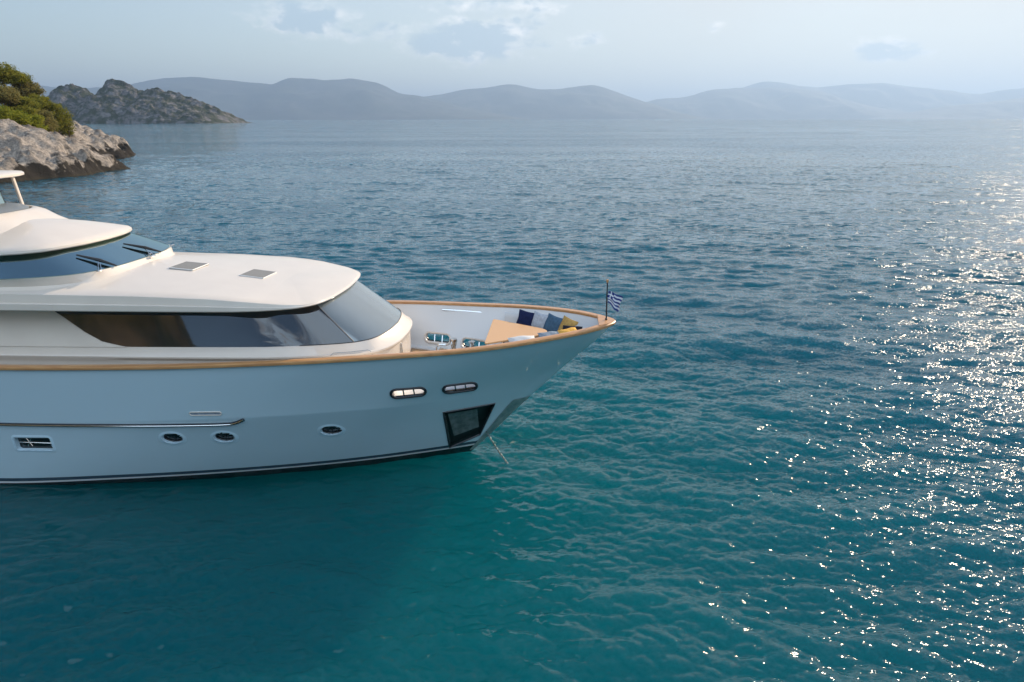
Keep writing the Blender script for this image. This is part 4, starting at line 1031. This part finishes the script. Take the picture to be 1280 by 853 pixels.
for i in range(nu):
    for j in range(nv):
        u = i/(nu-1); v = j/(nv-1)
        x = -.225+.42*u**.9*(.75+.25*v)+.015*math.sin(9*v); y = .05*math.sin(u*9+v*2)*u; z = 5.28-.33*(1-v)-.27*u*(.6+.6*(1-v))+.02*math.sin(u*8)
        V.append((x, y, z)); UV.append((u, v))
for i in range(nu-1):
    for j in range(nv-1): F.append((i*nv+j, (i+1)*nv+j, (i+1)*nv+j+1, i*nv+j+1))
fl = mesh_obj('flag', V, F, mf, None); ul = fl.data.uv_layers.new(name='UVMap')
for lp in fl.data.loops: ul.data[lp.index].uv = UV[lp.vertex_index]
fl.location = YT; fl.rotation_euler = (0, 0, PSI); tag(fl, 'small blue and white striped flag hanging from the bow staff', 'flag')

# table
tb = empty('table', tuple(to_world((-2.9, 0, LZ))), PSI); tag(tb, 'triangular teak table with a rounded point on the bow deck', 'table')
f = MB(); half = [(.95, 0), (.93, .14), (.85, .27), (.70, .38), (.3, .62), (-.3, .97), (-.72, 1.22), (-.765, 1.2), (-.78, 1.12)]
poly = half+[(x, -y) for x, y in half[::-1] if y > 0]
f.prism(poly, .84, .885, .012); f.build('tabletop', M['teak_light'], tb, angle=12)
for (x, y) in ((-.35, -.12), (-.05, .1)):
    f = MB(); f.tube([(x, y, 0), (x, y, .03), (x, y, .04), (x, y, .80), (x, y, .838)], [.12, .12, .045, .045, .10], 12); f.build('leg', M['chrome'], tb)

# pillows
def pillow(name_label, cloth, x, y, z, wdt, hgt, thick, yaw, tilt, roll=0, seed=0):
    n_ = 14; V = []; F = []
    r = random.Random(seed)
    for sgn in (1, -1):
        for i in range(n_):
            for j in range(n_):
                u = i/(n_-1)*2-1; v = j/(n_-1)*2-1
                e = max(0, (1-abs(u)**2.6)*(1-abs(v)**2.6))**.45
                pin = 1-.07*(1-(abs(u)*abs(v))**1.2)*max(abs(u), abs(v))
                V.append((u*wdt/2*pin, sgn*thick/2*e+.012*math.sin(5*u+seed)*math.cos(4*v), v*hgt/2*pin))
    for s in range(2):
        b0 = s*n_*n_
        for i in range(n_-1):
            for j in range(n_-1):
                q = (b0+i*n_+j, b0+(i+1)*n_+j, b0+(i+1)*n_+j+1, b0+i*n_+j+1); F.append(q[::-1] if s == 0 else q)
    o = mesh_obj('pillow', V, F, cloth, None)
    o.location = to_world((x, y, z))
    o.rotation_euler = (Matrix.Rotation(PSI+yaw, 3, 'Z') @ Matrix.Rotation(tilt, 3, 'X') @ Matrix.Rotation(roll, 3, 'Y')).to_euler()
    tag(o, name_label, 'pillow', 'pillows on the bow sofa'); return o
pillow('navy pillow leaning on the far backrest, farthest aft of the row', M['p_navy'], -2.66, 1.22, 4.05, .56, .50, .17, R(-22), R(-18), R(7), 1)
pillow('pale grey pillow between the navy and the slate blue pillow', M['p_pale'], -2.20, 1.03, 4.05, .56, .50, .18, R(-24), R(-20), R(8), 2)
pillow('large slate blue pillow between the pale grey and the mustard one', M['p_blue'], -1.80, .78, 4.01, .60, .58, .19, R(-30), R(-26), R(10), 3)
pillow('mustard pillow standing to the right of the slate blue pillow', M['p_must'], -1.36, .52, 4.02, .58, .56, .18, R(-34), R(-26), R(12), 4)
pillow('dark charcoal pillow lying behind the yellow pillow near the point of the bow', M['p_char'], -1.22, .12, 3.98, .62, .46, .20, R(-10), R(-50), R(0), 5)
pillow('bright yellow pillow lying on the near seat by the rail', M['p_yel'], -1.28, -.24, 4.02, .62, .50, .20, R(25), R(-62), R(-6), 6)
pillow('grey blue pillow lying flat on the near seat beside the yellow one', M['p_gry'], -1.85, -.46, 3.98, .66, .50, .20, R(20), R(-66), R(0), 7)
pillow('white pillow resting on the near seat by the table leg', M['fabric_white'], -2.62, -.92, 3.96, .80, .48, .26, R(20), R(-60), R(0), 8)

# anchor chain from the stem to the water
ch = MB(); a_ = Vector((-3.78, -.16, .80)); b_ = Vector((-3.02, -.72, -.06)); nL = 22
for k in range(nL):
    t = (k+.5)/nL; p = a_.lerp(b_, t)+Vector((0, 0, -.05*math.sin(math.pi*t))); d = (b_-a_).normalized(); s_ = d.cross(Vector((0, 0, 1))).normalized(); u_ = d.cross(s_)
    sd_ = s_ if k % 2 else u_; L_ = (b_-a_).length/nL*.68
    ch.tube([p+d*math.cos(a)*L_+sd_*math.sin(a)*.024 for a in [2*math.pi*i/8 for i in range(8)]], .010, 5, closed=True, caps=False)
co = ch.build('anchor_chain', M['pocket_plate'], None); co.location = YT; co.rotation_euler = (0, 0, PSI); tag(co, 'steel anchor chain running from the stem into the water', 'chain')
